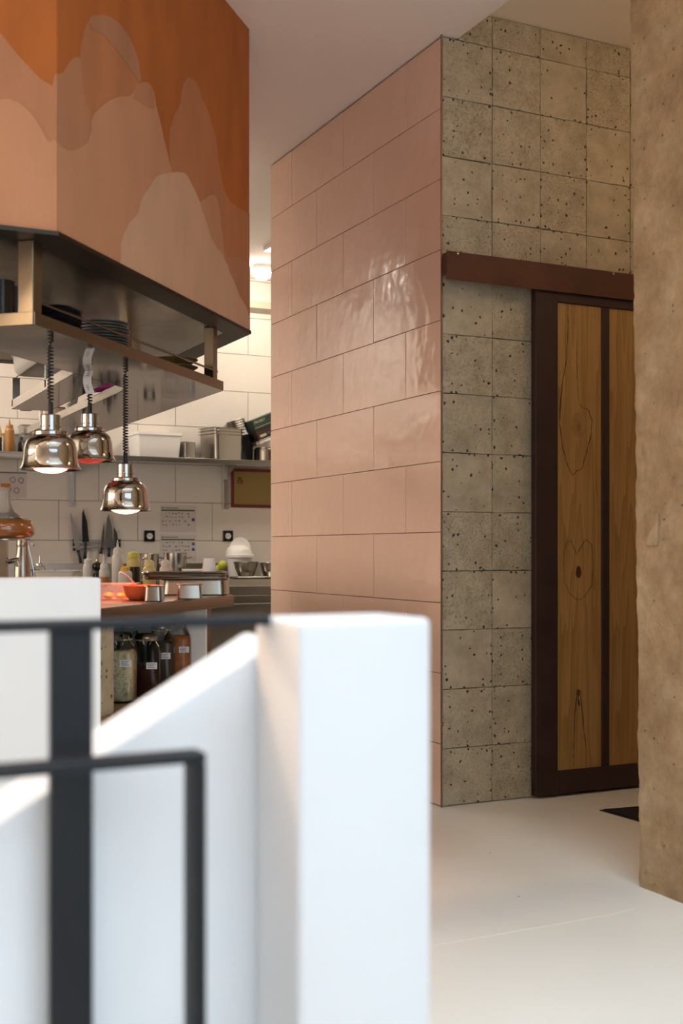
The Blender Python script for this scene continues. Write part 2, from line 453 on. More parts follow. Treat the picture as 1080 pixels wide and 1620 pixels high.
M['panel_lit'] = mat('lit_panel', (1, 0.95, 0.85), 0.4, emit=(1.0, 0.82, 0.60), estr=6.0)
M['mat_black'] = mat('black_doormat_bristle', (0.010, 0.009, 0.008), 0.9, bump=0.003, bscale=200)
M['wood_handle'] = mat('light_wood', (0.45, 0.28, 0.12), 0.5)
# mural paints
def wash(name, c, k=0.82):
    return mat(name, c, 0.8, col2=tuple(x * k for x in c), scale=3.2, stretch=(2.2, 2.2, 0.8), bump=0.0008, bscale=30, detail=7)
M['mural_ground'] = wash('mural_burnt_orange', (0.44, 0.130, 0.024), 0.80)
M['mural_brown'] = wash('mural_brown_orange', (0.47, 0.185, 0.080))
M['mural_rose'] = wash('mural_dusty_rose', (0.53, 0.26, 0.145), 0.88)
M['mural_rose_dark'] = wash('mural_rose_brown', (0.46, 0.21, 0.11))
M['mural_pale'] = wash('mural_pale_pink', (0.59, 0.36, 0.24), 0.9)
M['mural_grey'] = wash('mural_grey_brown', (0.42, 0.195, 0.105))


# ------------------------------------------------------------------ mesh helpers
class MB:
    def __init__(s):
        s.v, s.f = [], []

    def add(s, vs, fs):
        o = len(s.v)
        s.v += [tuple(v) for v in vs]
        s.f += [tuple(i + o for i in f) for f in fs]
        return s

    def box(s, x0, x1, y0, y1, z0, z1):
        return s.add([(x0, y0, z0), (x1, y0, z0), (x1, y1, z0), (x0, y1, z0), (x0, y0, z1), (x1, y0, z1), (x1, y1, z1), (x0, y1, z1)],
                     [(0, 3, 2, 1), (4, 5, 6, 7), (0, 1, 5, 4), (1, 2, 6, 5), (2, 3, 7, 6), (3, 0, 4, 7)])

    def obox(s, o, ax, ay, az):            # box from corner o with three edge vectors
        o, ax, ay, az = Vector(o), Vector(ax), Vector(ay), Vector(az)
        p = [o, o + ax, o + ax + ay, o + ay]
        return s.add(p + [q + az for q in p], [(0, 3, 2, 1), (4, 5, 6, 7), (0, 1, 5, 4), (1, 2, 6, 5), (2, 3, 7, 6), (3, 0, 4, 7)])

    def prism(s, poly, z0, z1):
        n = len(poly)
        vs = [(x, y, z0) for x, y in poly] + [(x, y, z1) for x, y in poly]
        return s.add(vs, [tuple(range(n - 1, -1, -1)), tuple(range(n, 2 * n))] + [(i, (i + 1) % n, n + (i + 1) % n, n + i) for i in range(n)])

    def extrude(s, poly3, d):              # flat 3-D polygon pushed along d
        n = len(poly3)
        d = Vector(d)
        vs = [Vector(p) for p in poly3] + [Vector(p) + d for p in poly3]
        return s.add(vs, [tuple(range(n - 1, -1, -1)), tuple(range(n, 2 * n))] + [(i, (i + 1) % n, n + (i + 1) % n, n + i) for i in range(n)])

    def rings(s, rings, cap0=True, cap1=True, closed=False):
        n = len(rings[0])
        vs = [p for r in rings for p in r]
        fs = []
        m = len(rings)
        for j in range(m if closed else m - 1):
            a, b = j * n, ((j + 1) % m) * n
            fs += [(a + i, a + (i + 1) % n, b + (i + 1) % n, b + i) for i in range(n)]
        if not closed:
            if cap0: fs.append(tuple(range(n - 1, -1, -1)))
            if cap1: fs.append(tuple((m - 1) * n + i for i in range(n)))
        return s.add(vs, fs)

    def lathe(s, prof, n=24, c=(0, 0), cap0=True, cap1=True):
        return s.rings([[(c[0] + max(r, 1e-4) * math.cos(2 * PI * i / n), c[1] + max(r, 1e-4) * math.sin(2 * PI * i / n), z) for i in range(n)]
                        for r, z in prof], cap0, cap1)

    def rrect(s, levels, k=4, cap0=True, cap1=True, c=(0, 0)):   # levels: (half x, half y, corner radius, z)
        R = []
        for hx, hy, r, z in levels:
            r = min(r, hx, hy)
            ring = []
            for q, (sx, sy) in enumerate(((1, 1), (-1, 1), (-1, -1), (1, -1))):
                for i in range(k + 1):
                    a = q * PI / 2 + i / k * PI / 2
                    ring.append((c[0] + sx * (hx - r) + r * math.cos(a), c[1] + sy * (hy - r) + r * math.sin(a), z))
            R.append(ring)
        return s.rings(R, cap0, cap1)

    def tube(s, pts, r, n=8, radii=None):
        pts = [Vector(p) for p in pts]
        R = []
        up = Vector((0, 0, 1))
        for i, p in enumerate(pts):
            t = (pts[min(i + 1, len(pts) - 1)] - pts[max(i - 1, 0)]).normalized()
            u = t.cross(up)
            if u.length < 1e-3: u = t.cross(Vector((1, 0, 0)))
            u.normalize()
            w = u.cross(t)
            rr = radii[i] if radii else r
            R.append([p + rr * (math.cos(2 * PI * k / n) * u + math.sin(2 * PI * k / n) * w) for k in range(n)])
        return s.rings(R)

    def mesh(s, name, bevel=0.0, seg=2, sharp=35):
        me = bpy.data.meshes.new(name)
        me.from_pydata(s.v, [], s.f)
        bm = bmesh.new()
        bm.from_mesh(me)
        bmesh.ops.recalc_face_normals(bm, faces=bm.faces)
        if bevel:
            es = [e for e in bm.edges if len(e.link_faces) == 2 and e.calc_face_angle(0) > 0.5]
            bmesh.ops.bevel(bm, geom=es, offset=bevel, segments=seg, affect='EDGES', profile=0.5)
        bm.to_mesh(me)
        bm.free()
        me.polygons.foreach_set('use_smooth', [True] * len(me.polygons))
        me.set_sharp_from_angle(angle=math.radians(sharp))
        return me

    def build(s, name, m, parent=None, bevel=0.0, seg=2, loc=None, rot=None, sharp=35, kind=None):
        me = s.mesh(name, bevel, seg, sharp)
        me.materials.append(M[m] if isinstance(m, str) else m)
        o = bpy.data.objects.new(name, me)
        COL.objects.link(o)
        if parent: o.parent = parent
        if loc is not None: o.location = loc
        if rot is not None: o.rotation_euler = rot if not isinstance(rot, (int, float)) else (0, 0, rot)
        if kind: o['kind'] = kind
        return o


def tag(o, label, cat=None, group=None, kind=None):
    o['label'] = label
    if cat: o['category'] = cat
    if group: o['group'] = group
    if kind: o['kind'] = kind
    return o


def thing(name, label, cat, loc=(0, 0, 0), rot=0.0, group=None):
    o = bpy.data.objects.new(name, None)
    o.empty_display_size = 0.05
    COL.objects.link(o)
    o.location = loc
    o.rotation_euler = rot if isinstance(rot, (tuple, list)) else (0, 0, rot)
    return tag(o, label, cat, group)


def struct(o, label):
    return tag(o, label, None, None, 'structure')


def share(name, me, parent, loc, rot=None):
    o = bpy.data.objects.new(name, me)
    COL.objects.link(o)
    o.parent = parent
    o.location = loc
    if rot: o.rotation_euler = rot
    return o


def text(body, size, m, parent, loc, rot, name='lettering', extrude=0.0002):
    c = bpy.data.curves.new(name, 'FONT')
    c.body = body
    c.size = size
    c.extrude = extrude
    c.align_x = 'CENTER'
    c.align_y = 'CENTER'
    c.materials.append(M[m])
    tmp = bpy.data.objects.new(name, c)
    COL.objects.link(tmp)
    bpy.context.view_layer.update()
    me = bpy.data.meshes.new_from_object(tmp.evaluated_get(bpy.context.evaluated_depsgraph_get()))
    bpy.data.objects.remove(tmp)
    me.materials.clear()
    me.materials.append(M[m])
    o = bpy.data.objects.new(name, me)
    COL.objects.link(o)
    o.parent = parent
    o.location = loc
    o.rotation_euler = rot
    return o


# ------------------------------------------------------------------ the room
CEIL, CEIL2, STEP = 3.28, 3.41, 0.082
struct(MB().box(-6.2, 2.4, -6.0, 4.74, -0.12, 0.0).build('floor', 'floor'), 'cream polished resin floor')
VX0, VX1, VY0, VY1, VZ = -2.9, -0.06, -4.6, -2.2, 7.5          # unseen shaft added over the stairs to cut off the rooflight's spread
cm = MB().box(-6.2, STEP, VY1, 4.74, CEIL, CEIL + 0.3).box(-6.2, STEP, -6.0, VY0, CEIL, CEIL + 0.3)
cm.box(-6.2, VX0, VY0, VY1, CEIL, CEIL + 0.3).box(VX1, STEP, VY0, VY1, CEIL, CEIL + 0.3)
struct(cm.build('ceiling', 'ceiling'), 'pinkish white ceiling over kitchen and dining room')
sh = MB().box(VX0 - 0.1, VX0, VY0, VY1, CEIL + 0.3, VZ).box(VX1, VX1 + 0.1, VY0, VY1, CEIL + 0.3, VZ)
sh.box(VX0 - 0.1, VX1 + 0.1, VY0 - 0.1, VY0, CEIL + 0.3, VZ).box(VX0 - 0.1, VX1 + 0.1, VY1, VY1 + 0.1, CEIL + 0.3, VZ)
struct(sh.build('wall_light_cutoff', 'wall_paint'), 'white unseen shaft walls added to narrow the daylight above the stairs')
struct(MB().box(STEP, 2.4, -6.0, 0.2, CEIL2, CEIL + 0.3).build('ceiling', 'ceiling_warm_lit'), 'ceiling over the passage tinted with warm lamp light, one step higher')
struct(MB().box(STEP, 2.4, 0.2, 4.74, CEIL, CEIL + 0.3).build('ceiling', 'ceiling'), 'white ceiling strip above the kitchen corner')
struct(MB().box(-6.2, -6.0, -5.8, 4.54, 0, CEIL).build('wall_left', 'wall_paint'), 'white painted wall at the far left of the room')
struct(MB().box(2.2, 2.4, -5.8, 4.54, 0, CEIL2).build('wall_right', 'wall_paint'), 'white painted wall closing the passage on the right')
w = MB()
w.box(-6.2, -3.5, -6.0, -5.8, 0, CEIL).box(0.0, 2.4, -6.0, -5.8, 0, CEIL).box(-3.5, 0.0, -6.0, -5.8, 0, 0.4).box(-3.5, 0.0, -6.0, -5.8, 3.05, CEIL)
struct(w.build('wall_front', 'wall_paint'), 'white wall with the shop window behind the photographer')
win = MB()
for x in (-3.5, -2.355, -1.205, -0.06):
    win.box(x, x + 0.06, -5.94, -5.86, 0.4, 3.05)
win.box(-3.44, -0.06, -5.94, -5.86, 0.4, 0.46).box(-3.44, -0.06, -5.94, -5.86, 2.99, 3.05)
wo = struct(win.build('window_1', 'black_metal'), 'black steel shop window frame')
for x in (-3.44, -2.295, -1.145):
    MB().box(x, x + 1.085, -5.905, -5.895, 0.46, 2.99).build('pane', 'glass', wo)

rl_ = MB()
for bx_ in (VX0 + 0.001, -2.0, -1.06, VX1 - 0.061):
    rl_.box(bx_, bx_ + 0.06, VY0 + 0.001, VY1 - 0.001, 7.45, 7.50)
ro = struct(rl_.build('window_2', 'black_metal'), 'rooflight over the added shaft above the stairs')
MB().box(VX0 + 0.002, VX1 - 0.002, VY0 + 0.002, VY1 - 0.002, 7.502, 7.51).build('pane', 'glass', ro)
sw = MB()
for y in (-1.45, 0.27, 1.99):
    sw.box(-5.998, -5.96, y, y + 0.06, 0.58, 2.92)
sw.box(-5.998, -5.96, -1.39, 1.99, 0.58, 0.64).box(-5.998, -5.96, -1.39, 1.99, 2.86, 2.92)
so_ = struct(sw.build('window_3', 'black_metal'), 'black framed dining room window on the far left wall')
for y in (-1.39, 0.33):
    MB().box(-5.985, -5.98, y, y + 1.66, 0.64, 2.86).build('pane', 'glass', so_)

fl_ = [o for o in bpy.data.objects if o.name == 'floor'][0]
sp_ = [at(px_, py_, 2, 0.0) for px_, py_ in ((640, 1508), (700, 1493), (790, 1478), (880, 1462), (960, 1448), (1004, 1437))]
MB().tube([p_ + Vector((0, 0, -0.0009)) for p_ in sp_], 0.0018, 8).build('seam', 'floor', fl_)

# pink tiled partition (faces -x)
PE = 1.892
wp = struct(MB().box(0.010, 0.20, 0.021, PE - 0.004, 0, CEIL).build('wall_side', 'pink_grout'), 'partition clad in large glossy pink tiles')
tile_cache = {}
def tile_mesh(kind, w, h, t, m, bev):
    key = (kind, round(w, 3), round(h, 3))
    if key not in tile_cache:
        me = MB().box(-w / 2, w / 2, -t / 2, t / 2, -h / 2, h / 2).mesh('tile', bev, 1)
        me.materials.append(M[m])
        tile_cache[key] = me
    return tile_cache[key]
zt = 3.272
row = 0
while zt > 0.02:
    zb = max(zt - 0.3005, 0.003)
    ys = [0.004, 0.312, 0.952, 1.592, PE] if row % 2 == 0 else [0.004, 0.625, 1.268, PE]
    for a, b in zip(ys, ys[1:]):
        share('tile', tile_mesh('pink', b - a - 0.0048, zt - zb - 0.003, 0.010, 'pink_tile', 0.0008), wp,
              (0.005 + random.uniform(0, 0.0006), (a + b) / 2, (zt + zb) / 2),
              (random.uniform(-.0015, .0015), random.uniform(-.0015, .0015), -PI / 2 + random.uniform(-.002, .002)))
    zt = zb
    row += 1
struct(MB().box(-0.003, 0.003, -0.004, 0.002, 0, CEIL).build('trim_1', mat('corner_trim', (0.30, 0.20, 0.14), 0.4, 0.6)), 'thin metal corner trim where pink tiles meet concrete')

# wall of pitted concrete tiles (faces -y)
wc = struct(MB().box(0.20, 2.2, 0.020, 0.20, 0, CEIL2).build('wall_end', 'dark_grout'), 'wall clad in square pitted concrete tiles')
bk = MB().box(0.006, 0.20, 0.0195, 0.0205, 0, CEIL).build('grout_bed', 'dark_grout', wc)
XS = [0.0055, 0.256, 0.509, 0.762, 1.012, 1.264, 1.516, 1.768, 2.02, 2.198]
ZS = [0.002, 0.246] + [0.246 + 0.2523 * k for k in range(1, 13)] + [CEIL2 - 0.002]
DOORX0, DOORX1 = 0.460, 1.42
for i in range(len(XS) - 1):
    for j in range(len(ZS) - 1):
        x0, x1, z0, z1 = XS[i], XS[i + 1], ZS[j], ZS[j + 1]
        if x0 > DOORX0 and x1 < DOORX1 and z1 < 2.2:
            continue                                   # wholly behind the sliding door
        if j == len(ZS) - 2 and i == 0:
            x0 = STEP + 0.004
        m_ = MB()
        w_, h_ = (x1 - x0) / 2 - 0.0010, (z1 - z0) / 2 - 0.0010
        n = 5                                           # ragged rim
        ring = []
        for k in range(n): ring.append((-w_ + 2 * w_ * k / n, -h_))
        for k in range(n): ring.append((w_, -h_ + 2 * h_ * k / n))
        for k in range(n): ring.append((w_ - 2 * w_ * k / n, h_))
        for k in range(n): ring.append((-w_, h_ - 2 * h_ * k / n))
        ring = [(a + random.uniform(-.0012, .0012), b + random.uniform(-.0012, .0012)) for a, b in ring]
        m_.rings([[(a * 0.988, -0.009, b * 0.988) for a, b in ring], [(a, -0.0065, b) for a, b in ring], [(a, 0.009, b) for a, b in ring]])
        o = m_.build('tile', 'concrete', wc, sharp=25)
        o.location = ((x0 + x1) / 2, 0.010 + random.uniform(-0.002, 0.0015), (z0 + z1) / 2)
        o.rotation_euler = (random.uniform(-.004, .004), 0, random.uniform(-.004, .004))

# kitchen back wall of cream tiles (faces -y)
YB = 4.54
wb = struct(MB().box(-6.0, 2.2, YB + 0.010, YB + 0.2, 0, CEIL).build('wall_back', 'grey_grout'), 'kitchen back wall clad in large cream tiles')
zr = 0.868
row = 0
while zr < CEIL - 0.01:
    z1 = min(zr + 0.2985, CEIL - 0.002)
    x = -0.008 + (0.3025 if row % 2 == 0 else 0.0) - 0.605 * 6
    while x < 2.1:
        x1 = min(x + 0.605, 2.198)
        share('tile', tile_mesh('white', x1 - x - 0.004, z1 - zr - 0.004, 0.010, 'white_tile', 0.001), wb,
              ((x + x1) / 2, YB + 0.005, (zr + z1) / 2), (random.uniform(-.001, .001), 0, random.uniform(-.001, .001)))
        x += 0.605
    zr = z1
    row += 1
MB().box(-3.6, 2.198, YB, YB + 0.010, 0, 0.866).build('lower_tiling', 'white_tile', wb)
# boxed-in pipe under the ceiling at the back wall, seen beside the hood
struct(MB().extrude([(0.4, YB - 0.002, 3.10), (0.4, YB - 0.05, 3.09), (0.4, YB - 0.07, 3.03), (0.4, YB - 0.002, 3.00)], (1.78, 0, 0)).build('trim_2', mat('beige_pipe_boxing', (0.50, 0.43, 0.34), 0.7)),
       'sloping cream boxed pipe high on the kitchen wall')

# rough plaster wall on the right (faces -x) with a broken edge
px0, ny, nz_ = -0.032, 84, 430
def fbm(x, y, z, o=5):
    v, a_ = 0.0, 1.0
    for _ in range(o):
        v += a_ * mnoise.noise(Vector((x, y, z))); a_ *= 0.55; x *= 2.1; y *= 2.1; z *= 2.1
    return v
def edge_y(z):
    t = z / 3.4
    return -1.292 + 0.050 * t + 0.007 * fbm(3.1, 1.7, z * 2.2, 3) + 0.0065 * fbm(8.0, 2.0, z * 16, 4)
verts, faces = [], []
YE = -5.2
for j in range(nz_ + 1):
    z = CEIL2 * j / nz_
    ye = edge_y(z)
    for i in range(ny + 1):
        t = (i / ny) ** 2.6
        y = ye + (YE - ye) * t
        d = 0.0045 * fbm(0.3, y * 2.2, z * 2.2, 3) + 0.0030 * fbm(5.0, y * 11, z * 9, 5)
        e_ = abs(y - ye)
        d += 0.016 * max(0.0, 1 - e_ / 0.016) ** 1.5 + 0.006 * max(0, mnoise.noise(Vector((9, y * 30, z * 14)))) * max(0.0, 1 - e_ / 0.05)
        if abs(z - 2.06 - 0.05 * math.sin(y * 6)) < 0.010: d += 0.0035
        if abs(z - 1.44 - 0.03 * math.sin(y * 9)) < 0.008: d += 0.0025
        verts.append((px0 + d, y, z))
for j in range(nz_):
    for i in range(ny):
        a = j * (ny + 1) + i
        faces.append((a, a + 1, a + ny + 2, a + ny + 1))
base = len(verts)
for j in range(nz_ + 1):                                   # returning face at the broken edge, then the back
    z = CEIL2 * j / nz_
    y = verts[j * (ny + 1)][1]
    verts.append((px0 + 0.06, y + 0.012, z)); verts.append((0.32, y + 0.01, z)); verts.append((0.32, YE, z))
for j in range(nz_):
    a, b = j * (ny + 1), (j + 1) * (ny + 1)
    c, d = base + 3 * j, base + 3 * (j + 1)
    faces += [(a, b, d, c), (c, d, d + 1, c + 1), (c + 1, d + 1, d + 2, c + 2), (c + 2, d + 2, b + ny, a + ny)]
pw = MB(); pw.v, pw.f = verts, faces
wpl = struct(pw.build('wall_plaster', 'plaster', sharp=60), 'rough ochre plaster wall with a broken edge')
s_ = MB().box(-0.005, 0.005, -0.031, 0.031, -0.052, 0.052)
so = s_.build('blanked_socket', 'plaster', wpl, bevel=0.004, seg=2, loc=(-0.038, -1.372, 1.157))

# ------------------------------------------------------------------ sliding door
DY0, DY1 = -0.052, -0.016
dr = bpy.data.objects.new('door_1', None); COL.objects.link(dr)
struct(dr, 'sliding door of oak boards in a dark rusted steel frame')
dr.location = (DOORX0, 0, 0)
L0 = DOORX0
def dpart(name, x0, x1, z0, z1, m, y0=DY0, y1=DY1, bev=0.002):
    cx_, cy_, cz_ = (x0 + x1) / 2, (y0 + y1) / 2, (z0 + z1) / 2
    return MB().box(x0 - cx_, x1 - cx_, y0 - cy_, y1 - cy_, z0 - cz_, z1 - cz_).build(name, m, dr, bevel=bev, seg=1, loc=(cx_ - L0, cy_, cz_))
dpart('stile', 0.448, 0.566, 0.015, 2.30, 'rust_dark')
dpart('stile', 0.812, 0.853, 0.116, 2.188, 'rust_dark', y0=DY0 + 0.003)
dpart('stile', 1.100, 1.141, 0.116, 2.188, 'rust_dark', y0=DY0 + 0.003)
dpart('stile', 1.387, 1.50, 0.015, 2.30, 'rust_dark')
dpart('bottom_rail', 0.567, 1.386, 0.015, 0.115, 'rust_dark')
dpart('top_rail', 0.567, 1.386, 2.189, 2.30, 'rust_dark')
boards = [(0.567, 0.811), (0.854, 1.099), (1.142, 1.386)]
for k, (a, b) in enumerate(boards):
    o = dpart('oak_board', a, b, 0.116, 2.188, 'oak', y0=DY0 + 0.010, y1=DY1 - 0.004, bev=0.0)
# cracks and knots of the first board: shallow dark relief set into the wood
M['crack'] = mat('wood_crack', (0.045, 0.018, 0.006), 0.8)
M['knot'] = mat('wood_knot', (0.25, 0.125, 0.038), 0.5, col2=(0.34, 0.185, 0.062), scale=18)
def on_board(px, py, d=0.0):
    p = at(px, py, 1, DY0 + 0.010)
    return Vector((p.x, DY0 + 0.010 + d, p.z))
b0 = [o for o in dr.children if o.name.startswith('oak_board')][0]
boff = Vector((L0, 0, 0)) + Vector(b0.location)
def crack(pts, r=0.0014, name='crack', closed=False):
    P = [on_board(*p) - boff for p in pts]
    if closed: P.append(P[0])
    Q = []
    for a, b in zip(P, P[1:]):
        for k in range(4): Q.append(a + (b - a) * k / 4 + Vector((random.uniform(-.0012, .0012), 0, random.uniform(-.002, .002))))
    Q.append(P[-1])
    n = len(Q)
    rad = [1.5 * r * (0.35 + 0.65 * math.sin(PI * min(1, max(0.08, i / (n - 1)))) ** 0.5) * random.uniform(0.6, 1.3) for i in range(n)]
    MB().tube(Q, r, 5, rad).build(name, 'crack', b0)
crack([(898, 478), (898, 520), (896, 568), (890, 600), (886, 640), (885, 670), (890, 710), (897, 735), (905, 752)])
crack([(905, 752), (912, 745), (920, 742), (926, 720), (934, 690), (936, 665), (930, 648), (921, 645), (916, 640)], 0.0012)
crack([(912, 545), (912, 575), (913, 610), (915, 638)], 0.0008)
crack([(892, 905), (891, 880), (896, 858), (903, 856), (912, 878), (918, 866), (926, 853), (935, 862), (938, 895), (936, 925), (925, 943), (914, 950), (901, 940), (893, 920), (892, 905)], 0.0010)
crack([(907, 1218), (908, 1170), (909, 1125), (913, 1092), (917, 1092), (921, 1130), (926, 1180), (927, 1218)], 0.0015)
crack([(915, 1092), (914, 1105), (916, 1118)], 0.0030)
def knot(px, py, rx, rz, m, name='knot'):
    c = on_board(px, py) - boff
    n = 18
    ring = [(c.x + rx * math.cos(2 * PI * i / n) * random.uniform(.88, 1.1), c.z + rz * math.sin(2 * PI * i / n) * random.uniform(.9, 1.08)) for i in range(n)]
    MB().rings([[(x, c.y + 0.002, z) for x, z in ring], [(c.x + (x - c.x) * .9, c.y - (0.0012 if name == 'knot_heart' else 0.0006), c.z + (z - c.z) * .9) for x, z in ring]]).build(name, m, b0)
knot(915, 672, 0.044, 0.062, 'knot')
knot(915, 905, 0.016, 0.030, 'crack')
knot(915, 676, 0.014, 0.022, mat('knot_heart', (0.20, 0.10, 0.035), 0.5, col2=(0.27, 0.14, 0.045), scale=40), 'knot_heart')

hd = bpy.data.objects.new('trim_3', None); COL.objects.link(hd); hd.location = (-0.012, 0, 2.23)
struct(hd, 'rusted steel fascia hiding the sliding door track')
fs = MB().box(0, 1.76, -0.066, -0.061, 0.0, 0.118); fs.box(0.016, 1.76, -0.061, -0.003, 0.112, 0.118)
fs.build('fascia', 'rust', hd)
MB().box(0.0, 0.005, -0.0605, -0.030, 0.018, 0.112).build('end_plate', 'rust', hd)
for xx in (0.05, 0.87, 1.5):
    MB().lathe([(0.005, 0), (0.006, 0.003), (0.0, 0.004)], 10).build('screw', 'pan_steel', hd, loc=(xx, -0.066, 0.108), rot=(PI / 2, 0, 0))

# doormat behind the plaster wall
mt = thing('doormat', 'black bristle doormat lying behind the plaster wall', 'mat')
c0 = at(955, 1283, 2, 0.0)
ux, uy = Vector((0.80, -0.10, 0)).normalized(), Vector((0.02, -1, 0)).normalized()
v1 = (at(1015, 1278, 2, 0) - c0).normalized(); v2 = (at(1015, 1300, 2, 0) - c0).normalized()
MB().obox(c0 + Vector((0, 0, 0.0005)), v1 * 0.75, v2 * 0.75, (0, 0, 0.008)).build('pile', 'mat_black', mt)
e_ = MB()
e_.obox(c0 + Vector((0, 0, 0.0002)) - v1 * 0.012, v1 * 0.012, v2 * 0.75, (0, 0, 0.004))
e_.obox(c0 + Vector((0, 0, 0.0002)) - v2 * 0.012 - v1 * 0.012, v1 * 0.774, v2 * 0.012, (0, 0, 0.004))
e_.build('edging', 'black', mt)

# ------------------------------------------------------------------ stair parapets in the foreground
N0 = pz(472, 983, 1.2)
PX1 = at(683, 975, 1, N0.y).x
PYB = at(403, 965, 0, N0.x).y
PT = 1.018
pp = thing('stair_parapet', 'white painted stair parapet with a square pier and sloping wall', 'parapet', (N0.x, N0.y, 0))
MB().box(0, PX1 - N0.x, 0, PYB - N0.y, 0, PT).build('pier', 'white_gloss', pp, bevel=0.007, seg=3)
sl = 0.575
zn = 0.975
y0, y1 = PYB - N0.y, PYB - N0.y + 0.112
xl = -1.3
MB().extrude([(0.12, y0, 0), (0.12, y0, zn + 0.0), (0.03, y0, zn + 0.03 * sl), (xl, y0, zn + xl * sl), (xl, y0, 0)], (0, y1 - y0, 0)).build('sloping_wall', 'white_gloss', pp, bevel=0.004, seg=2)
fb = pz(160, 914, 3.1)
pf = tag(MB().box(-2.6, 0, 0, 0.15, 0, 1.019).build('stair_parapet', 'white_gloss', bevel=0.006, seg=2, loc=(fb.x, fb.y, 0)),
         'level white parapet across the stairwell, in front of the counter', 'parapet')

# black flat-bar balustrades
yr = PYB - 0.03
hr = thing('balustrade', 'black flat bar handrail on a wide post, fixed to the white pier', 'railing', (N0.x, yr, 0))
MB().box(-1.2, -0.0005, -0.018, 0.018, 1.0105, 1.0205).build('top_rail', 'black_metal', hr, bevel=0.001, seg=1)
xa, xb = at(78, 1000, 1, yr - 0.0).x - N0.x, at(145, 1000, 1, yr).x - N0.x
MB().box(xa, xb, -0.006, 0.006, 0.0, 1.010).build('post', 'black_metal', hr, bevel=0.001, seg=1)
MB().box(xa - 0.62, xb - 0.62, -0.006, 0.006, 0.0, 1.010).build('post', 'black_metal', hr, bevel=0.001, seg=1)
y2 = PYB - 0.12
r2 = at(318, 1186, 1, y2)
h2 = thing('balustrade', 'lower black flat bar frame nearest the photographer', 'railing', (r2.x, y2, 0))
MB().box(-1.1, 0.0, -0.016, 0.016, 0.886, 0.8955).build('top_rail', 'black_metal', h2, bevel=0.001, seg=1)
MB().box(-0.0125, 0.0, -0.016, 0.016, 0.0, 0.8855).build('post', 'black_metal', h2, bevel=0.001, seg=1)
MB().box(-1.1, -1.0875, -0.016, 0.016, 0.0, 0.8855).build('post', 'black_metal', h2, bevel=0.001, seg=1)

# ------------------------------------------------------------------ extraction hood with mural
HA, HB = Vector((-1.821, -0.894, 0)), Vector((-0.754, 0.305, 0))
HZ = 2.0
hood = thing('extraction_hood', 'large extraction hood painted with orange and pink mountain shapes', 'hood', (HA.x, HA.y, HZ))
H0 = Vector((HA.x, HA.y, HZ))
poly = [(-4.2, HA.y), (HA.x, HA.y), (HB.x, HB.y), (HB.x, 1.55), (-4.2, 1.55)]
ploc = [(x - H0.x, y - H0.y) for x, y in poly]
def inset(poly, d):
    out = []
    n = len(poly)
    for i in range(n):
        p0, p1, p2 = (Vector(poly[(i + k - 1) % n]) for k in range(3))
        e1, e2 = (p1 - p0).normalized(), (p2 - p1).normalized()
        n1, n2 = Vector((-e1.y, e1.x)), Vector((-e2.y, e2.x))
        b = (n1 + n2).normalized()
        out.append(tuple(p1 + b * d / max(0.3, b.dot(n1))))
    return out
MB().prism(ploc, 0.014, CEIL - HZ - 0.0005).build('shell', 'mural_ground', hood)
big, small = inset(ploc, -0.008), inset(ploc, 0.10)
rim = MB()
n = len(big)
rim.rings([[(x, y, 0.013) for x, y in big], [(x, y, 0.0) for x, y in big], [(x, y, 0.0) for x, y in small], [(x, y, 0.013) for x, y in small]], closed=True)
rim.build('rim', mat('blackened_steel_rim', (0.055, 0.048, 0.040), 0.42, 1.0), hood, sharp=20)
mid = inset(ploc, 0.16)
low = MB()
low.rings([[(x, y, 0.0135) for x, y in small], [(x, y, 0.0015) for x, y in small], [(x, y, -0.004) for x, y in mid]], cap0=False, cap1=True)
low.build('underside_panel', 'steel_dark', hood, sharp=20)
# mural: layered washes, each its own thin coat on the two faces of the hood
DCH = (HB - HA).normalized()
NCH = Vector((DCH.y, -DCH.x, 0))                      # outward normal of the chamfer face
NFR = Vector((0, -1, 0))
def on_face(px, py, face):
    d = Vector(ray(px, py)); c = Vector(CAM)
    n_, o_ = (NCH, HA) if face else (NFR, HA)
    t = (Vector((o_.x, o_.y, 0)) - Vector((c.x, c.y, 0))).dot(n_) / d.dot(n_)
    return c + d * t
def clip(poly, f, keep):                              # clip polygon (3-D points) to f(p) >= 0
    out = []
    for i, p in enumerate(poly):
        q = poly[(i + 1) % len(poly)]
        a, b = f(p), f(q)
        if a >= 0: out.append(p)
        if (a >= 0) != (b >= 0): out.append(p + (q - p) * (a / (a - b)))
    return out
CREASE = None
layer = [0]
def smooth_poly(pts):
    out = []
    n_ = len(pts)
    for i in range(n_):
        p0, p1, p2, p3 = (Vector(pts[(i + k - 1) % n_]) for k in range(4))
        for k in range(3):
            t = k / 3
            out.append(tuple(0.5 * ((2 * p1) + (p2 - p0) * t + (2 * p0 - 5 * p1 + 4 * p2 - p3) * t * t + (3 * p1 - p0 - 3 * p2 + p3) * t ** 3)))
    return out
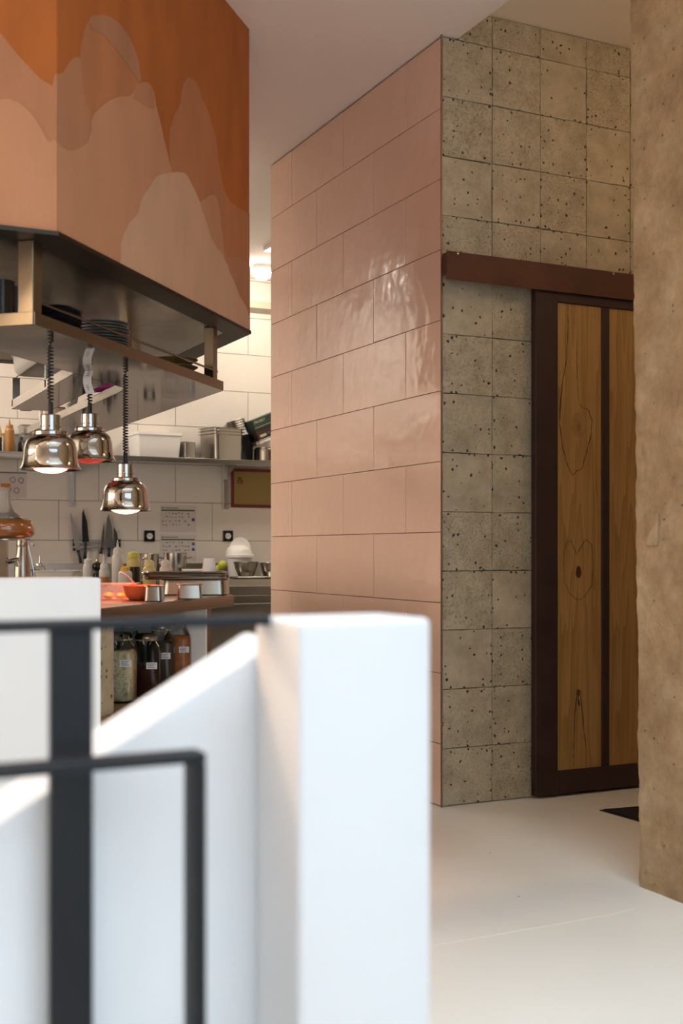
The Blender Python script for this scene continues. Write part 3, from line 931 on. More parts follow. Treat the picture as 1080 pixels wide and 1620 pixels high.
def peak(pts, m, lab=None):
    layer[0] += 1
    off = 0.0004 * layer[0]
    pts = [(x / 2.512, y / 2.512) for x, y in pts]
    wob = [(x + random.uniform(-.6, .6), y + random.uniform(-.6, .6)) for x, y in smooth_poly(pts)]
    for face in (0, 1):
        P = [on_face(x, y, face) for x, y in wob]
        nrm = NCH if face else NFR
        if face == 0:
            P = clip(P, lambda p: HA.x - p.x - 0.0002, 1)
            P = clip(P, lambda p: p.x + 4.15, 1) if P else P
        else:
            P = clip(P, lambda p: (p - HA).dot(DCH) - 0.0002, 1)
            P = clip(P, lambda p: (HB - HA).length - (p - HA).dot(DCH) - 0.0002, 1) if P else P
        if P: P = clip(P, lambda p: p.z - HZ - 0.0145, 1)
        if P: P = clip(P, lambda p: CEIL - 0.001 - p.z, 1)
        if len(P) < 3: continue
        Q = [p - H0 + nrm * off for p in P]
        MB().extrude(Q, nrm * (-off + 0.00005)).build('mural_peak', m, hood, sharp=30)
peak([(318, 620), (320, 240), (330, 150), (352, 80), (395, 60), (450, 74), (500, 128), (535, 200), (550, 262), (556, 340), (600, 620)], 'mural_brown')
peak([(-900, 500), (-500, 200), (-250, 20), (-90, 60), (0, 130), (60, 205), (130, 283), (175, 325), (210, 348), (226, 420), (226, 1200), (-900, 1200)], 'mural_rose_dark')
peak([(200, 900), (205, 350), (250, 290), (282, 240), (318, 235), (324, 330), (345, 430), (362, 500), (350, 900)], 'mural_rose_dark')
peak([(675, 1300), (672, 600), (680, 500), (692, 460), (715, 410), (725, 340), (750, 308), (780, 330), (802, 392), (832, 462), (858, 560), (870, 660), (890, 750), (920, 808), (985, 850), (1030, 900), (1030, 1600), (800, 1600)], 'mural_brown')
peak([(355, 75), (395, 60), (450, 74), (500, 128), (535, 200), (550, 262), (556, 330), (500, 250), (455, 190), (400, 130), (370, 120)], 'mural_grey')
peak([(-900, 900), (-300, 600), (-100, 430), (0, 396), (52, 400), (102, 432), (150, 490), (192, 566), (216, 556), (268, 600), (335, 578), (360, 522), (364, 470), (412, 414), (472, 385), (518, 380), (542, 342), (574, 325), (602, 352), (626, 450), (652, 560), (672, 650), (690, 760), (760, 1300), (900, 1700), (-900, 1700)], 'mural_rose')
peak([(528, 385), (545, 345), (575, 326), (602, 355), (612, 430), (580, 425), (548, 405)], 'mural_rose_dark')
peak([(790, 830), (812, 790), (850, 775), (868, 830), (880, 930), (888, 1010), (920, 1100), (900, 1200), (820, 1100)], 'mural_rose')
peak([(880, 1040), (915, 1026), (952, 1028), (990, 1062), (1040, 1120), (1040, 1500), (960, 1500), (900, 1250)], 'mural_rose_dark')
peak([(478, 1010), (486, 945), (510, 890), (548, 842), (560, 788), (600, 730), (622, 700), (680, 685), (732, 690), (762, 740), (790, 800), (820, 900), (850, 975), (880, 1012), (912, 1085), (950, 1180), (985, 1250), (1010, 1420), (700, 1500), (478, 1300)], 'mural_pale')

# ------------------------------------------------------------------ steel gantry under the hood
G1, G2 = Vector((-1.876, -0.835, 0)), Vector((-0.884, 0.273, 0))
GD = (G2 - G1).normalized()
GN = Vector((-GD.y, GD.x, 0))
GZ0, GZ1 = 1.750, 1.788
GW = 0.352
gt = thing('gantry_shelf', 'stainless steel gantry shelf hanging from the hood on square posts', 'shelf', (G1.x, G1.y, GZ0))
g0 = Vector((G1.x, G1.y, GZ0))
XI = -1.250                                          # inner edge of the side arm
tI = (XI - (G1 + GN * GW).x) / GD.x                   # where the two inner edges meet
GI = G1 + GN * GW + GD * tI
def tray(name, poly, parent, m_top='steel_shaded', m_bot='steel_mirror'):
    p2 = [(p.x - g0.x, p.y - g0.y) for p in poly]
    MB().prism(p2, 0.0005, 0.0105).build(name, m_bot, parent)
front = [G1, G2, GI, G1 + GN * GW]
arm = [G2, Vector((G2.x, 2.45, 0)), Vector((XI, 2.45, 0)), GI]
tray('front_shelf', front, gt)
tray('side_shelf', arm, gt)
def fascia(a, b, name='fascia', t=0.004, h=0.038, m='steel_shaded'):
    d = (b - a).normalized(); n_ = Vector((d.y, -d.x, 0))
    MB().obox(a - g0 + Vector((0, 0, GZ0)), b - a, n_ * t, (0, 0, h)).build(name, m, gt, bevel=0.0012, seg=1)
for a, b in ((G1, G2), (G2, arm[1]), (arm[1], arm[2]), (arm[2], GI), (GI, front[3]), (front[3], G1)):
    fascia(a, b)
def post(c, name='post', s=0.050):
    o = c - GD * s / 2 - GN * s / 2 - g0 + Vector((0, 0, GZ0))
    MB().obox(o + Vector((0, 0, 0.0107)), GD * s, GN * s, (0, 0, HZ - GZ0 - 0.0107 - 0.0005)).build(name, 'steel_shaded', gt, bevel=0.002, seg=1)
post(G1 + GD * 0.030 + GN * 0.030)
post(G2 - GD * 0.055 + GN * 0.030, s=0.042)
post(G1 + GD * 1.27 + GN * 0.33, s=0.036)
post(G1 + GD * 0.03 + GN * 0.322)
post(Vector((-0.93, 1.40, 0)))
za = 1.825 - GZ0
MB().tube([G1 + GD * 0.055 + GN * 0.012 + Vector((0, 0, GZ0 + za)) - g0, G2 - GD * 0.03 + GN * 0.012 + Vector((0, 0, GZ0 + za)) - g0], 0.0045).build('guard_rail', 'steel_shaded', gt)
# two-tier rack joined to the front shelf
RX0, RX1, RY1 = -1.545, -1.375, 1.30
ry0 = 0.262
MB().prism([(RX0, 0.075), (RX1, ry0), (RX1, RY1), (RX0, RY1)], 1.7505, 1.7605).build('rack_shelf', 'steel_mirror', gt, loc=(-g0.x, -g0.y, -GZ0))
MB().box(RX0 - 0.004, RX0, 0.075, RY1, 1.750, 1.790).box(RX0, RX1, RY1, RY1 + 0.004, 1.750, 1.790).box(RX1, RX1 + 0.004, ry0, RY1, 1.750, 1.790).build('rack_fascia', 'steel_shaded', gt, loc=(-g0.x, -g0.y, -GZ0))
for ux0, ux1 in ((RX0 - 0.004, RX0 + 0.030), (RX1 - 0.03, RX1)):
    for uy0, uy1 in ((RY1 - 0.024, RY1), (0.55, 0.575)):
        MB().box(ux0, ux1, uy0, uy1, 1.7607, 1.893).build('rack_upright', 'steel_shaded', gt, loc=(-g0.x, -g0.y, -GZ0))
for rx in (RX0 + 0.012, RX1 - 0.012):
    MB().tube([(rx - g0.x, 0.53 - g0.y, 1.8965 - GZ0), (rx - g0.x, RY1 + 0.02 - g0.y, 1.8965 - GZ0)], 0.0032).build('rack_rod', 'steel_shaded', gt)


# ------------------------------------------------------------------ vessels
def shell_lathe(prof, t, n=28):
    inner = [(max(r - t, 0.0005), max(z, prof[0][1] + t)) for r, z in reversed(prof)]
    return MB().lathe(prof + inner, n)


def pan(name, label, hx, hy, h, loc, rot=0.0, cat='pan', m='pan_steel', rimw=0.012, taper=0.86, group=None, tilt=None, t=0.0015, rad=0.03):
    o = MB().rrect([(hx * taper, hy * taper, rad, 0.0), (hx * taper + 0.004, hy * taper + 0.004, rad, 0.004), (hx - rimw, hy - rimw, rad, h - 0.005),
                    (hx - 0.001, hy - 0.001, rad + 0.006, h - 0.0035), (hx, hy, rad + 0.006, h - 0.0015), (hx - 0.001, hy - 0.001, rad + 0.006, h),
                    (hx - rimw + 0.002, hy - rimw + 0.002, rad, h - 0.0015), (hx - rimw - t, hy - rimw - t, rad, h - 0.006),
                    (hx * taper + 0.002, hy * taper + 0.002, rad, 0.006), (hx * taper - 0.002, hy * taper - 0.002, rad, 0.004)]).build(name, m, sharp=40)
    o.location = loc
    o.rotation_euler = tilt if tilt else (0, 0, rot)
    return tag(o, label, cat, group)


def tub(name, label, r0, r1, h, loc, m='white_plastic', cat='tub', lid=None, group=None, square=False, rot=0):
    t_ = thing(name, label, cat, loc, rot, group)
    if square:
        MB().rrect([(r0, r0, 0.012, 0), (r1, r1, 0.012, h - 0.006), (r1 + 0.004, r1 + 0.004, 0.012, h - 0.005), (r1 + 0.004, r1 + 0.004, 0.012, h),
                    (r1 - 0.001, r1 - 0.001, 0.012, h), (r0 - 0.001, r0 - 0.001, 0.012, 0.002)]).build('body', m, t_)
    else:
        MB().lathe([(r0, 0), (r1, h - 0.006), (r1 + 0.003, h - 0.005), (r1 + 0.003, h), (r1 - 0.0015, h), (r0 - 0.0015, 0.002)], 24).build('body', m, t_)
    if lid:
        if square: MB().rrect([(r1 + 0.006, r1 + 0.006, 0.013, h + 0.0003), (r1 + 0.006, r1 + 0.006, 0.013, h + 0.005), (r1 - 0.004, r1 - 0.004, 0.012, h + 0.006)]).build('lid', lid, t_)
        else: MB().lathe([(r1 + 0.005, h + 0.0003), (r1 + 0.005, h + 0.005), (r1 - 0.004, h + 0.006)], 24).build('lid', lid, t_)
    return t_


def squeeze(label, loc, r, h, mb, mc=None, nozzle=True, fill=None, fillm=None, cap_h=0.03, cap_r=None, group='squeeze bottles on the pass', name='squeeze_bottle', cat='bottle'):
    t_ = thing(name, label, cat, loc, 0, group)
    hb = h
    MB().lathe([(r * 0.92, 0), (r, 0.004), (r, hb * 0.86), (r * 0.96, hb * 0.93), (r * 0.8, hb * 0.985), (r * 0.72, hb)], 24).build('body', mb, t_)
    cr = cap_r or r * 0.78
    cp = MB().lathe([(cr, hb + 0.0003), (cr, hb + cap_h * 0.55), (cr * 0.86, hb + cap_h * 0.8), (cr * 0.35, hb + cap_h)], 24).build('cap', mc or mb, t_)
    if nozzle:
        MB().lathe([(cr * 0.30, hb + cap_h), (0.0022, hb + cap_h + 0.036)], 12).build('nozzle', mc or mb, cp)
    if fill:
        MB().lathe([(r + 0.0006, 0.006), (r + 0.0006, fill)], 24).build('contents', fillm, t_)
    return t_


# things on the gantry ---------------------------------------------------
def gpos(s, u, z=GZ1):                                # along the front shelf, across it
    p = G1 + GD * s + GN * u
    return Vector((p.x, p.y, GZ0 + 0.011))
GA = math.atan2(GD.y, GD.x)
for k, (px, lab) in enumerate(((4, 'tall black mug at the outer end of the gantry'), (24, 'tall black mug beside the gantry corner post'))):
    p = pz(px, 470, 3.64 + 0.09 * k); p.z = GZ0 + 0.011
    t_ = thing('mug', lab, 'mug', p, 2.6, 'black mugs on the gantry')
    MB().lathe([(0.030, 0), (0.034, 0.004), (0.035, 0.08), (0.036, 0.156), (0.034, 0.156), (0.032, 0.08), (0.030, 0.006)], 24).build('body', 'black_gloss', t_)
    MB().tube([(0.030 + 0.028 * math.sin(PI * q / 10), 0, 0.03 + 0.07 * q / 10) for q in range(11)], 0.005).build('handle', 'black_gloss', t_)
for k in range(6):
    p = gpos(0.370, 0.15)
    pan('serving_tray', 'black slotted serving tray, %s' % ('lowest of its stack', 'second from the bottom of its stack', 'third from the bottom of its stack', 'fourth from the bottom of its stack', 'fifth from the bottom of its stack', 'topmost of its stack by the corner post')[k],
        0.078, 0.085, 0.0185, (p.x, p.y, p.z + 0.0188 * k), GA, 'tray', 'black_gloss', 0.010, 0.90, 'black trays on the gantry')
tk = thing('note_pad', 'white note pad standing behind the gantry rail', 'note pad', gpos(0.52, 0.17), GA - 0.6)
MB().box(-0.03, 0.03, -0.008, 0.008, 0, 0.062).build('sheets', 'paper', tk, bevel=0.002)
MB().box(-0.031, 0.031, -0.009, 0.009, 0.056, 0.066).build('binding', 'cardboard', tk)
NPL = 13
for k in range(NPL):
    p = gpos(0.745 + 0.0015 * math.sin(k * 2.1), 0.165 + 0.002 * math.cos(k * 1.7))
    names = ['lowest', 'second', 'third', 'fourth', 'fifth', 'sixth', 'seventh', 'eighth', 'ninth', 'tenth', 'eleventh', 'twelfth', 'topmost']
    o = MB().lathe([(0.062, 0), (0.066, 0.001), (0.094, 0.0060), (0.0965, 0.0075), (0.0970, 0.0098), (0.094, 0.0100), (0.066, 0.0045), (0.0, 0.004)], 36).build('plate', 'plate_dark')
    o.location = (p.x, p.y, p.z + 0.0106 * k)
    tag(o, 'dark grey stoneware plate, %s %s' % (names[k], 'of the stack on the gantry' if k in (0, NPL - 1) else 'from the bottom of the gantry stack'), 'plate', 'plates stacked on the gantry')
for k in range(3):
    p = gpos(1.27, 0.115)
    o = MB().lathe([(0.05, 0), (0.055, 0.002), (0.078, 0.020), (0.090, 0.0270), (0.090, 0.0295), (0.076, 0.023), (0.052, 0.006), (0, 0.005)], 32).build('dish', 'olive_dish')
    o.location = (p.x, p.y, p.z + 0.030 * k)
    tag(o, 'shallow olive brown dish, %s of three near the gantry tip' % ('lowest', 'middle', 'topmost')[k], 'dish', 'olive dishes on the gantry')

# boxes and tubs on the rack and the side arm
o = MB().rrect([(0.13, 0.26, 0.03, 0), (0.145, 0.275, 0.035, 0.02), (0.152, 0.282, 0.04, 0.085), (0.158, 0.288, 0.04, 0.086), (0.158, 0.288, 0.04, 0.091), (0.149, 0.279, 0.04, 0.091), (0.128, 0.258, 0.03, 0.004)]).build('storage_box', 'white_plastic')
o.location = (-1.400, 1.01, 1.9005)
tag(o, 'long white plastic box on the upper tier of the steel rack', 'box')
for k, (px, py, lab) in enumerate(((41, 624, 'small white round tub nearest the end of the steel rack'), (60, 612, 'larger white round tub on the steel rack'))):
    p = at(px, 600, 0, -1.46); p.z = 1.7608
    o = MB().lathe([(0.030, 0), (0.034 + 0.004 * k, 0.05 + 0.006 * k), (0.036 + 0.004 * k, 0.052 + 0.006 * k), (0.030, 0.062 + 0.008 * k), (0, 0.063 + 0.008 * k)], 24).build('tub', 'white_plastic', sharp=30)
    o.location = p
    tag(o, lab, 'tub', 'tubs on the steel rack')
for k, (px, dy, n_, lab) in enumerate(((114, 0.06, 2, 'by the film roll end'), (138, 0.06, 1, 'under the core of the film roll'), (160, 0.07, 1, 'under the middle of the film roll'), (179, 0.06, 1, 'under the tip of the film roll'))):
    p = at(px, 640, 0, XI + 0.055); p.z = GZ0 + 0.011
    for q in range(n_):
        tub('deli_tub', 'square milky tub %s, %s' % (('lower', 'upper')[q] if n_ == 2 else 'standing', lab), 0.022, 0.030, 0.062 if n_ == 2 else 0.041, (p.x, p.y, p.z + 0.0665 * q), 'milky', group='deli tubs on the gantry arm', square=True, rot=0.1 * q)
p = at(88, 640, 0, XI + 0.09); p.z = GZ0 + 0.011
tub('storage_tub', 'wide clear tub with a purple lid on the gantry arm', 0.060, 0.066, 0.10, p, 'milky', lid='purple_film')
p = at(68, 640, 0, XI + 0.05); p.z = GZ0 + 0.011
t_ = thing('spray_bottle', 'slim milky bottle with a spout on the gantry arm', 'bottle', p)
MB().lathe([(0.022, 0), (0.022, 0.10), (0.012, 0.12), (0.012, 0.135)], 20).build('body', 'milky', t_)
MB().box(-0.03, 0.012, -0.01, 0.01, 0.1355, 0.150).build('spout', 'milky', t_, bevel=0.003)
a_, b_ = pz(127, 605.5, 5.40), pz(205, 603, 5.22); b_.z = a_.z = GZ0 + 0.011 + 0.0415 + 0.0207
rl = thing('film_roll', 'magenta wrapped cling film roll lying across the tubs', 'film roll', a_)
dv = b_ - a_
MB().tube([dv * 0.16, dv], 0.0205, 20).build('wrapper', 'purple_film', rl)
MB().tube([Vector((0, 0, 0)), dv * 0.16], 0.0200, 20).build('film', 'milky', rl)
MB().tube([dv * -0.004, dv * 0.01], 0.0150, 16).build('core', 'cardboard', rl)
MB().tube([dv * 0.48 + Vector((0, 0, 0.004)), dv * 0.999 + Vector((0, 0, 0.004))], 0.0185, 16).build('label_band', 'black_gloss', rl)


# ------------------------------------------------------------------ heat lamps
def heat_lamp(label, px, py_rim, Z, bulb='bulb_hot', lit=True):
    p = pz(px, py_rim, Z)
    t_ = thing('heat_lamp', label, 'lamp', p, 0, 'heat lamps over the pass')
    k = 0.095
    prof = [(0.0955, 0.0), (0.0965, 0.002), (0.0935, 0.006), (0.0905, 0.012), (0.0875, 0.022), (0.0845, 0.038), (0.0830, 0.058), (0.0815, 0.072), (0.0775, 0.085), (0.0700, 0.096), (0.0600, 0.104), (0.0530, 0.108)]
    inner = [(r - 0.0018, z + (0.0 if i == 0 else -0.0008)) for i, (r, z) in enumerate(reversed(prof))]
    MB().lathe(prof + [(0.0300, 0.1085), (0.0300, 0.1065)] + inner + [(0.0955, 0.0)], 48, cap0=False, cap1=False).build('shade', 'chrome', t_, sharp=50)
    MB().lathe([(0.0540, 0.1088), (0.0545, 0.111), (0.0545, 0.119), (0.0520, 0.1225), (0.0335, 0.1240)], 40).build('collar', 'chrome', t_)
    cy = MB().lathe([(0.0315, 0.1245), (0.0318, 0.126), (0.0318, 0.172), (0.0300, 0.1745), (0.0120, 0.1750)], 32).build('cap_cylinder', 'chrome', t_)
    holes = MB()
    for q in range(10):
        a = 2 * PI * q / 10
        c = Vector((0.0317 * math.cos(a), 0.0317 * math.sin(a), 0.137))
        holes.tube([c, c + Vector((math.cos(a), math.sin(a), 0)) * 0.0006], 0.0026, 8)
    holes.build('vent_holes', 'black', cy)
    bb_ = MB().lathe([(0.0300, 0.104), (0.035, 0.080), (0.058, 0.045), (0.066, 0.030), (0.066, 0.020), (0.060, 0.006), (0.052, 0.0015)], 32).build('bulb', 'bulb_rim' if lit else 'bulb_dim', t_, sharp=60)
    MB().lathe([(0.052, 0.0014), (0.040, -0.005), (0.022, -0.010), (0.0, -0.012)], 32, cap0=False).build('bulb_face', bulb, bb_, sharp=60)
    MB().lathe([(0.0085, 0.1752), (0.0085, 0.215), (0.006, 0.217)], 14).build('sleeve', 'black', t_)
    top = GZ0 - p.z
    z0 = 0.214
    turns = int((top - z0) / 0.0105)
    pts = []
    nn = turns * 10
    for q in range(nn + 1):
        a = 2 * PI * q / 10
        e = min(1, q / 8, (nn - q) / 8)
        pts.append((0.0085 * e * math.cos(a), 0.0085 * e * math.sin(a), z0 + (top - z0 - 0.0005) * q / nn))
    MB().tube(pts, 0.0027, 6).build('cord', 'black_gloss', t_, sharp=80)
    if lit:
        lamp('SPOT', 'heat_lamp_light', p + Vector((0, 0, -0.016)), lit, (1.0, 0.17, 0.075), (0, 0, 0), spot_size=math.radians(100), spot_blend=0.75, shadow_soft_size=0.03)
    return t_
heat_lamp('chrome heat lamp with red glow, largest and nearest of three', 80, 743, 3.79, lit=30)
heat_lamp('chrome heat lamp with unlit red bulb behind the nearest one', 142, 729, 4.42, 'bulb_dim', lit=0)
heat_lamp('chrome heat lamp hanging lowest, over the red bowl', 198.5, 808, 4.42, lit=32)
p = pz(139, 565, 4.35)
tk = thing('order_ticket', 'narrow handwritten paper order ticket hanging by the lamp cord', 'ticket', p, CAMROT)
pts = [(0.004 * math.sin(q * 0.45) + (0.0012 * (q - 8) if q > 8 else 0), -0.0095 * q) for q in range(15)]
q = MB()
for a, b in zip(pts, pts[1:]):
    q.add([(a[0] - 0.016, a[0] * 2, a[1]), (a[0] + 0.016, a[0] * 2, a[1]), (b[0] + 0.016, b[0] * 2, b[1]), (b[0] - 0.016, b[0] * 2, b[1])], [(0, 1, 2, 3)])
q.build('paper', 'paper', tk)
MB().box(-0.012, 0.012, -0.004, 0.004, -0.004, 0.012).build('clip', 'steel', tk, bevel=0.001)
q = MB()
for k in range(16):
    z = -0.012 - 0.0072 * k
    xx = 0.004 * math.sin(k * 1.3)
    q.box(xx - 0.004, xx + 0.003 + 0.003 * (k % 3), -0.0016 + xx * 0, -0.0012, z, z + 0.0022)
q.build('handwriting', 'ink', tk)

# ------------------------------------------------------------------ the pass: island counter
CZ = 0.905
C2 = Vector((-0.819, 0.312, 0)); C1 = C2 - GD * 1.62
ct = thing('pass_counter', 'stainless topped pass counter with concrete clad front and open niche', 'counter', (C1.x, C1.y, 0))
cpoly = [(-3.9, C1.y), (C1.x, C1.y), (C2.x, C2.y), (C2.x, 2.62), (-3.9, 2.62)]
cl = [(x - C1.x, y - C1.y) for x, y in cpoly]
MB().prism(cl, CZ - 0.046, CZ).build('worktop', 'steel_shaded', ct, bevel=0.003, seg=2)
# carcass behind the niche, in the counter's own frame: u along the chamfer, v into the counter
def cbox(name, u0, u1, v0, v1, z0, z1, m, bev=0.0, par=ct, **kw):
    o = GD * u0 + GN * v0
    return MB().obox((o.x, o.y, z0), GD * (u1 - u0), GN * (v1 - v0), (0, 0, z1 - z0)).build(name, m, par, bevel=bev, seg=1, **kw)
ZC = CZ - 0.0465
NZ = 0.545
cbox('front_panel', -0.02, 0.585, 0.03, 0.085, NZ + 0.0005, ZC, 'concrete')
cbox('niche_back', 0.10, 1.43, 0.50, 0.52, NZ, ZC, mat('niche_dark_board', (0.10, 0.08, 0.06), 0.8))  # back board of the niche in dark brown
cbox('niche_shelf', 0.02, 1.428, -0.005, 0.499, NZ - 0.04, NZ, 'oak_shelf', 0.002)
cbox('plinth', 0.0, 1.60, 0.045, 0.065, 0.0, NZ - 0.041, 'concrete')
cbox('side_panel', 1.430, 1.448, 0.05, 0.50, NZ - 0.04, ZC, 'white_plastic')
cbox('leg', 1.450, 1.495, 0.05, 0.095, NZ - 0.03, ZC, 'steel_shaded', 0.002)
cbox('end_panel', 1.497, 1.59, 0.12, 0.14, 0.0, ZC, 'steel_shaded')
MB().prism([(-3.7 - C1.x, 0.10), (-0.12, 0.10), (-0.50, 0.62), (-0.50, 2.4 - C1.y), (-3.7 - C1.x, 2.4 - C1.y)], 0.0, ZC).build('carcass', 'concrete', ct)

# preserving jars in the niche
def jar(label, px, v, w, h, mfill, fill, lid='pan_steel', labm='paper', side=0.0, lab_u=0.3, lab_z=0.55):
    f0, f1 = ((pz(px, 900, q_) - C1).dot(GN) for q_ in (3.0, 5.0))
    p = pz(px, 900, 3.0 + 2.0 * (v - f0) / (f1 - f0)); p.z = NZ
    t_ = thing('preserving_jar', label, 'jar', p, CAMROT + side, 'preserving jars in the counter niche')
    r = w / 2
    MB().rrect([(r * 0.92, r * 0.92, r * 0.5, 0.0008), (r, r, r * 0.5, 0.01), (r, r, r * 0.5, h * 0.70), (r * 0.93, r * 0.93, r * 0.7, h * 0.77), (r * 0.74, r * 0.74, r * 0.74, h * 0.835), (r * 0.70, r * 0.70, r * 0.70, h * 0.90)], 6).build('jar_glass', 'glass', t_, sharp=60)
    f = fill * h
    rr = r - 0.004
    MB().rrect([(rr * 0.9, rr * 0.9, rr * 0.5, 0.006), (rr, rr, rr * 0.5, 0.016), (rr, rr, rr * 0.5, min(f, h * 0.69))] + ([(rr * 0.86, rr * 0.86, rr * 0.7, f)] if f > h * 0.69 else []), 6).build('contents', mfill, t_, sharp=60)
    if mfill == 'pickle_pale':
        q = MB()
        for k in range(130):
            sd, uu, zz = random.choice((0, 0, 1)), random.uniform(-0.9, 0.9) * rr, random.uniform(0.02, f * 0.9)
            a_s, ln = random.uniform(-1.4, 1.4), random.uniform(0.012, 0.032)
            pts_s = []
            for e in (-1, -0.4, 0.3, 1):
                du, dz_ = ln * e * math.sin(a_s) + 0.004 * e * e, ln * e * math.cos(a_s) * 0.6
                w_s = max(-rr * 0.86, min(rr * 0.86, uu + du)); v_s = max(0.014, min(f * 0.93, zz + dz_))
                pts_s.append((w_s, -rr - 0.0004, v_s) if sd == 0 else (-rr - 0.0004, w_s, v_s))
            q.tube(pts_s, 0.0018, 4, [0.0010, 0.0021, 0.0019, 0.0008])
        q.build('cabbage_shreds', 'shred', t_, kind='stuff')
    ld = MB().lathe([(r * 0.76, h * 0.905), (r * 0.79, h * 0.915), (r * 0.79, h * 0.945), (r * 0.66, h * 0.985), (r * 0.5, h)], 28).build('lid', lid, t_)
    MB().lathe([(r * 0.74, h * 0.885), (r * 0.775, h * 0.893), (r * 0.74, h * 0.902)], 28).build('rubber_seal', 'sauce_yellow', t_)
    cl_ = MB()
    for sx in (-1, 1):
        cl_.tube([(sx * 0.012 + 0.2 * r, -r * 0.80, h * 0.95), (sx * 0.014 + 0.2 * r, -r * 0.90, h * 0.88), (sx * 0.010 + 0.2 * r, -r * 0.84, h * 0.83)], 0.0018, 6)
    cl_.tube([(-0.014 + 0.2 * r, -r * 0.88, h * 0.90), (0.014 + 0.2 * r, -r * 0.88, h * 0.90)], 0.0018, 6)
    cl_.tube([(r * 0.62, -r * 0.5, h * 0.92), (r * 0.80, -r * 0.55, h * 0.86), (r * 0.98, -r * 0.60, h * 0.80)], 0.0018, 6)
    cl_.build('wire_clasp', 'chrome', t_)
    lb = MB().box(-0.020, 0.020, -0.0008, 0.0, -0.012, 0.012).build('label', labm, t_, loc=(lab_u * r, -r - 0.0006, lab_z * h))
    q = MB()
    for k in range(3): q.box(-0.015, 0.013 - 0.006 * (k % 2), -0.0013, -0.0009, 0.005 - 0.006 * k, 0.0072 - 0.006 * k)
    q.build('handwriting', 'ink', lb)
    return t_
jar('glass clip jar of pale shredded cabbage beside the concrete panel', 188, 0.155, 0.126, 0.252, 'pickle_pale', 0.74, 'glass', lab_u=0.55, lab_z=0.57)
jar('glass clip jar half full of dark red liquor, second from the concrete panel', 231, 0.135, 0.108, 0.235, 'pickle_dark', 0.50, lab_u=0.55, lab_z=0.50)
jar('glass clip jar of dark brown brine, third from the concrete panel', 255, 0.165, 0.104, 0.262, 'pickle_brown', 0.72, lab_u=0.45, lab_z=0.52)
jar('glass clip jar of orange pickles beside the white side panel', 281, 0.155, 0.104, 0.268, 'pickle_orange', 0.76, lab_u=0.62, lab_z=0.56)
jar('empty glass clip jar at the back of the niche', 206, 0.36, 0.10, 0.25, 'pickle_brown', 0.3)


# ------------------------------------------------------------------ things on the pass
def cpt(px, py):
    return at(px, py, 2, CZ)
def onc(px, Z):
    p = pz(px, 900, Z); p.z = CZ + 0.0004
    return p
# plastic box with apricots
p = onc(176, 4.55)
bx = thing('storage_box', 'clear shallow plastic box holding apricot halves', 'box', p, CAMROT)
MB().rrect([(0.085, 0.075, 0.02, 0), (0.095, 0.085, 0.02, 0.056), (0.102, 0.092, 0.02, 0.057), (0.102, 0.092, 0.02, 0.060), (0.093, 0.083, 0.02, 0.060), (0.083, 0.073, 0.02, 0.003)]).build('body', 'clear_plastic', bx)
for k, (u, v) in enumerate(((-0.045, -0.05), (0.0, -0.055), (0.045, -0.048), (-0.01, 0.01), (0.05, 0.02))):
    o = MB().lathe([(0.006, 0), (0.016, 0.003), (0.018, 0.010), (0.012, 0.018), (0.0, 0.021)], 16).build('apricot', 'apricot')
    o.location = p + Vector((u * RT[0] - v * 0 + v * FW[0], u * RT[1] + v * FW[1], 0.0035))
    tag(o, 'orange apricot half, %s in the clear box' % ('leftmost of the front row', 'middle of the front row', 'rightmost of the front row', 'back row left', 'back row right')[k], 'apricot', 'apricot halves')
# red bowl and spoon
pb = onc(226, 4.42)
bw = MB().lathe([(0.042, 0), (0.050, 0.002), (0.066, 0.020), (0.074, 0.052), (0.0745, 0.055), (0.0715, 0.055), (0.062, 0.020), (0.046, 0.006), (0.0, 0.005)], 36).build('bowl', 'red_bowl')
bw.location = pb
tag(bw, 'glossy red bowl on the pass under the heat lamp', 'bowl')
sp = thing('spoon', 'steel spoon leaning in the red bowl', 'spoon', pb + Vector((0, 0, 0.012)))
u0 = Vector((0.010 * RT[0], 0.010 * RT[1], 0.0))
tip = Vector((-0.082 * RT[0], -0.082 * RT[1], 0.090))
MB().tube([u0, u0 + (tip - u0) * 0.35 + Vector((0, 0, 0.010)), u0 + (tip - u0) * 0.75 + Vector((0, 0, 0.012)), tip], 0.003, 8, [0.002, 0.0025, 0.0038, 0.0045]).build('handle', 'pan_steel', sp)
MB().lathe([(0.004, -0.001), (0.012, 0.0), (0.016, 0.004), (0.014, 0.004), (0.0, 0.002)], 16).build('bowl_end', 'pan_steel', sp, loc=u0 + Vector((0.012 * RT[0], 0.012 * RT[1], -0.003)))
pan('small_pan', 'small deep steel container right of the red bowl', 0.033, 0.045, 0.058, onc(244.5, 4.30), CAMROT, 'container', rimw=0.004, rad=0.014)
pan('small_pan', 'steel container in front of the deep gastronorm pan', 0.048, 0.034, 0.057, onc(300, 4.52), CAMROT + 0.1, 'container', rimw=0.004, rad=0.012, taper=0.9)
pd = onc(311, 4.98)
pan('gastronorm_pan', 'deep steel gastronorm pan at the corner of the pass', 0.138, 0.10, 0.065, pd, CAMROT, rimw=0.010, taper=0.93)
pan('serving_tray', 'wide steel tray resting on the deep gastronorm pan', 0.175, 0.125, 0.022, pd + Vector((-0.045 * RT[0], -0.045 * RT[1], 0.0655)), CAMROT + 0.08, 'tray', rimw=0.012, taper=0.93)
pan('serving_tray', 'second steel tray nested on top of the wide tray', 0.178, 0.128, 0.022, pd + Vector((-0.049 * RT[0], -0.049 * RT[1], 0.0735)), CAMROT + 0.12, 'tray', rimw=0.012, taper=0.93)
cu = MB().lathe([(0.031, 0), (0.031, 0.003), (0.0235, 0.052), (0.021, 0.056), (0.0, 0.0565), ], 24).build('cup', 'white_plastic')
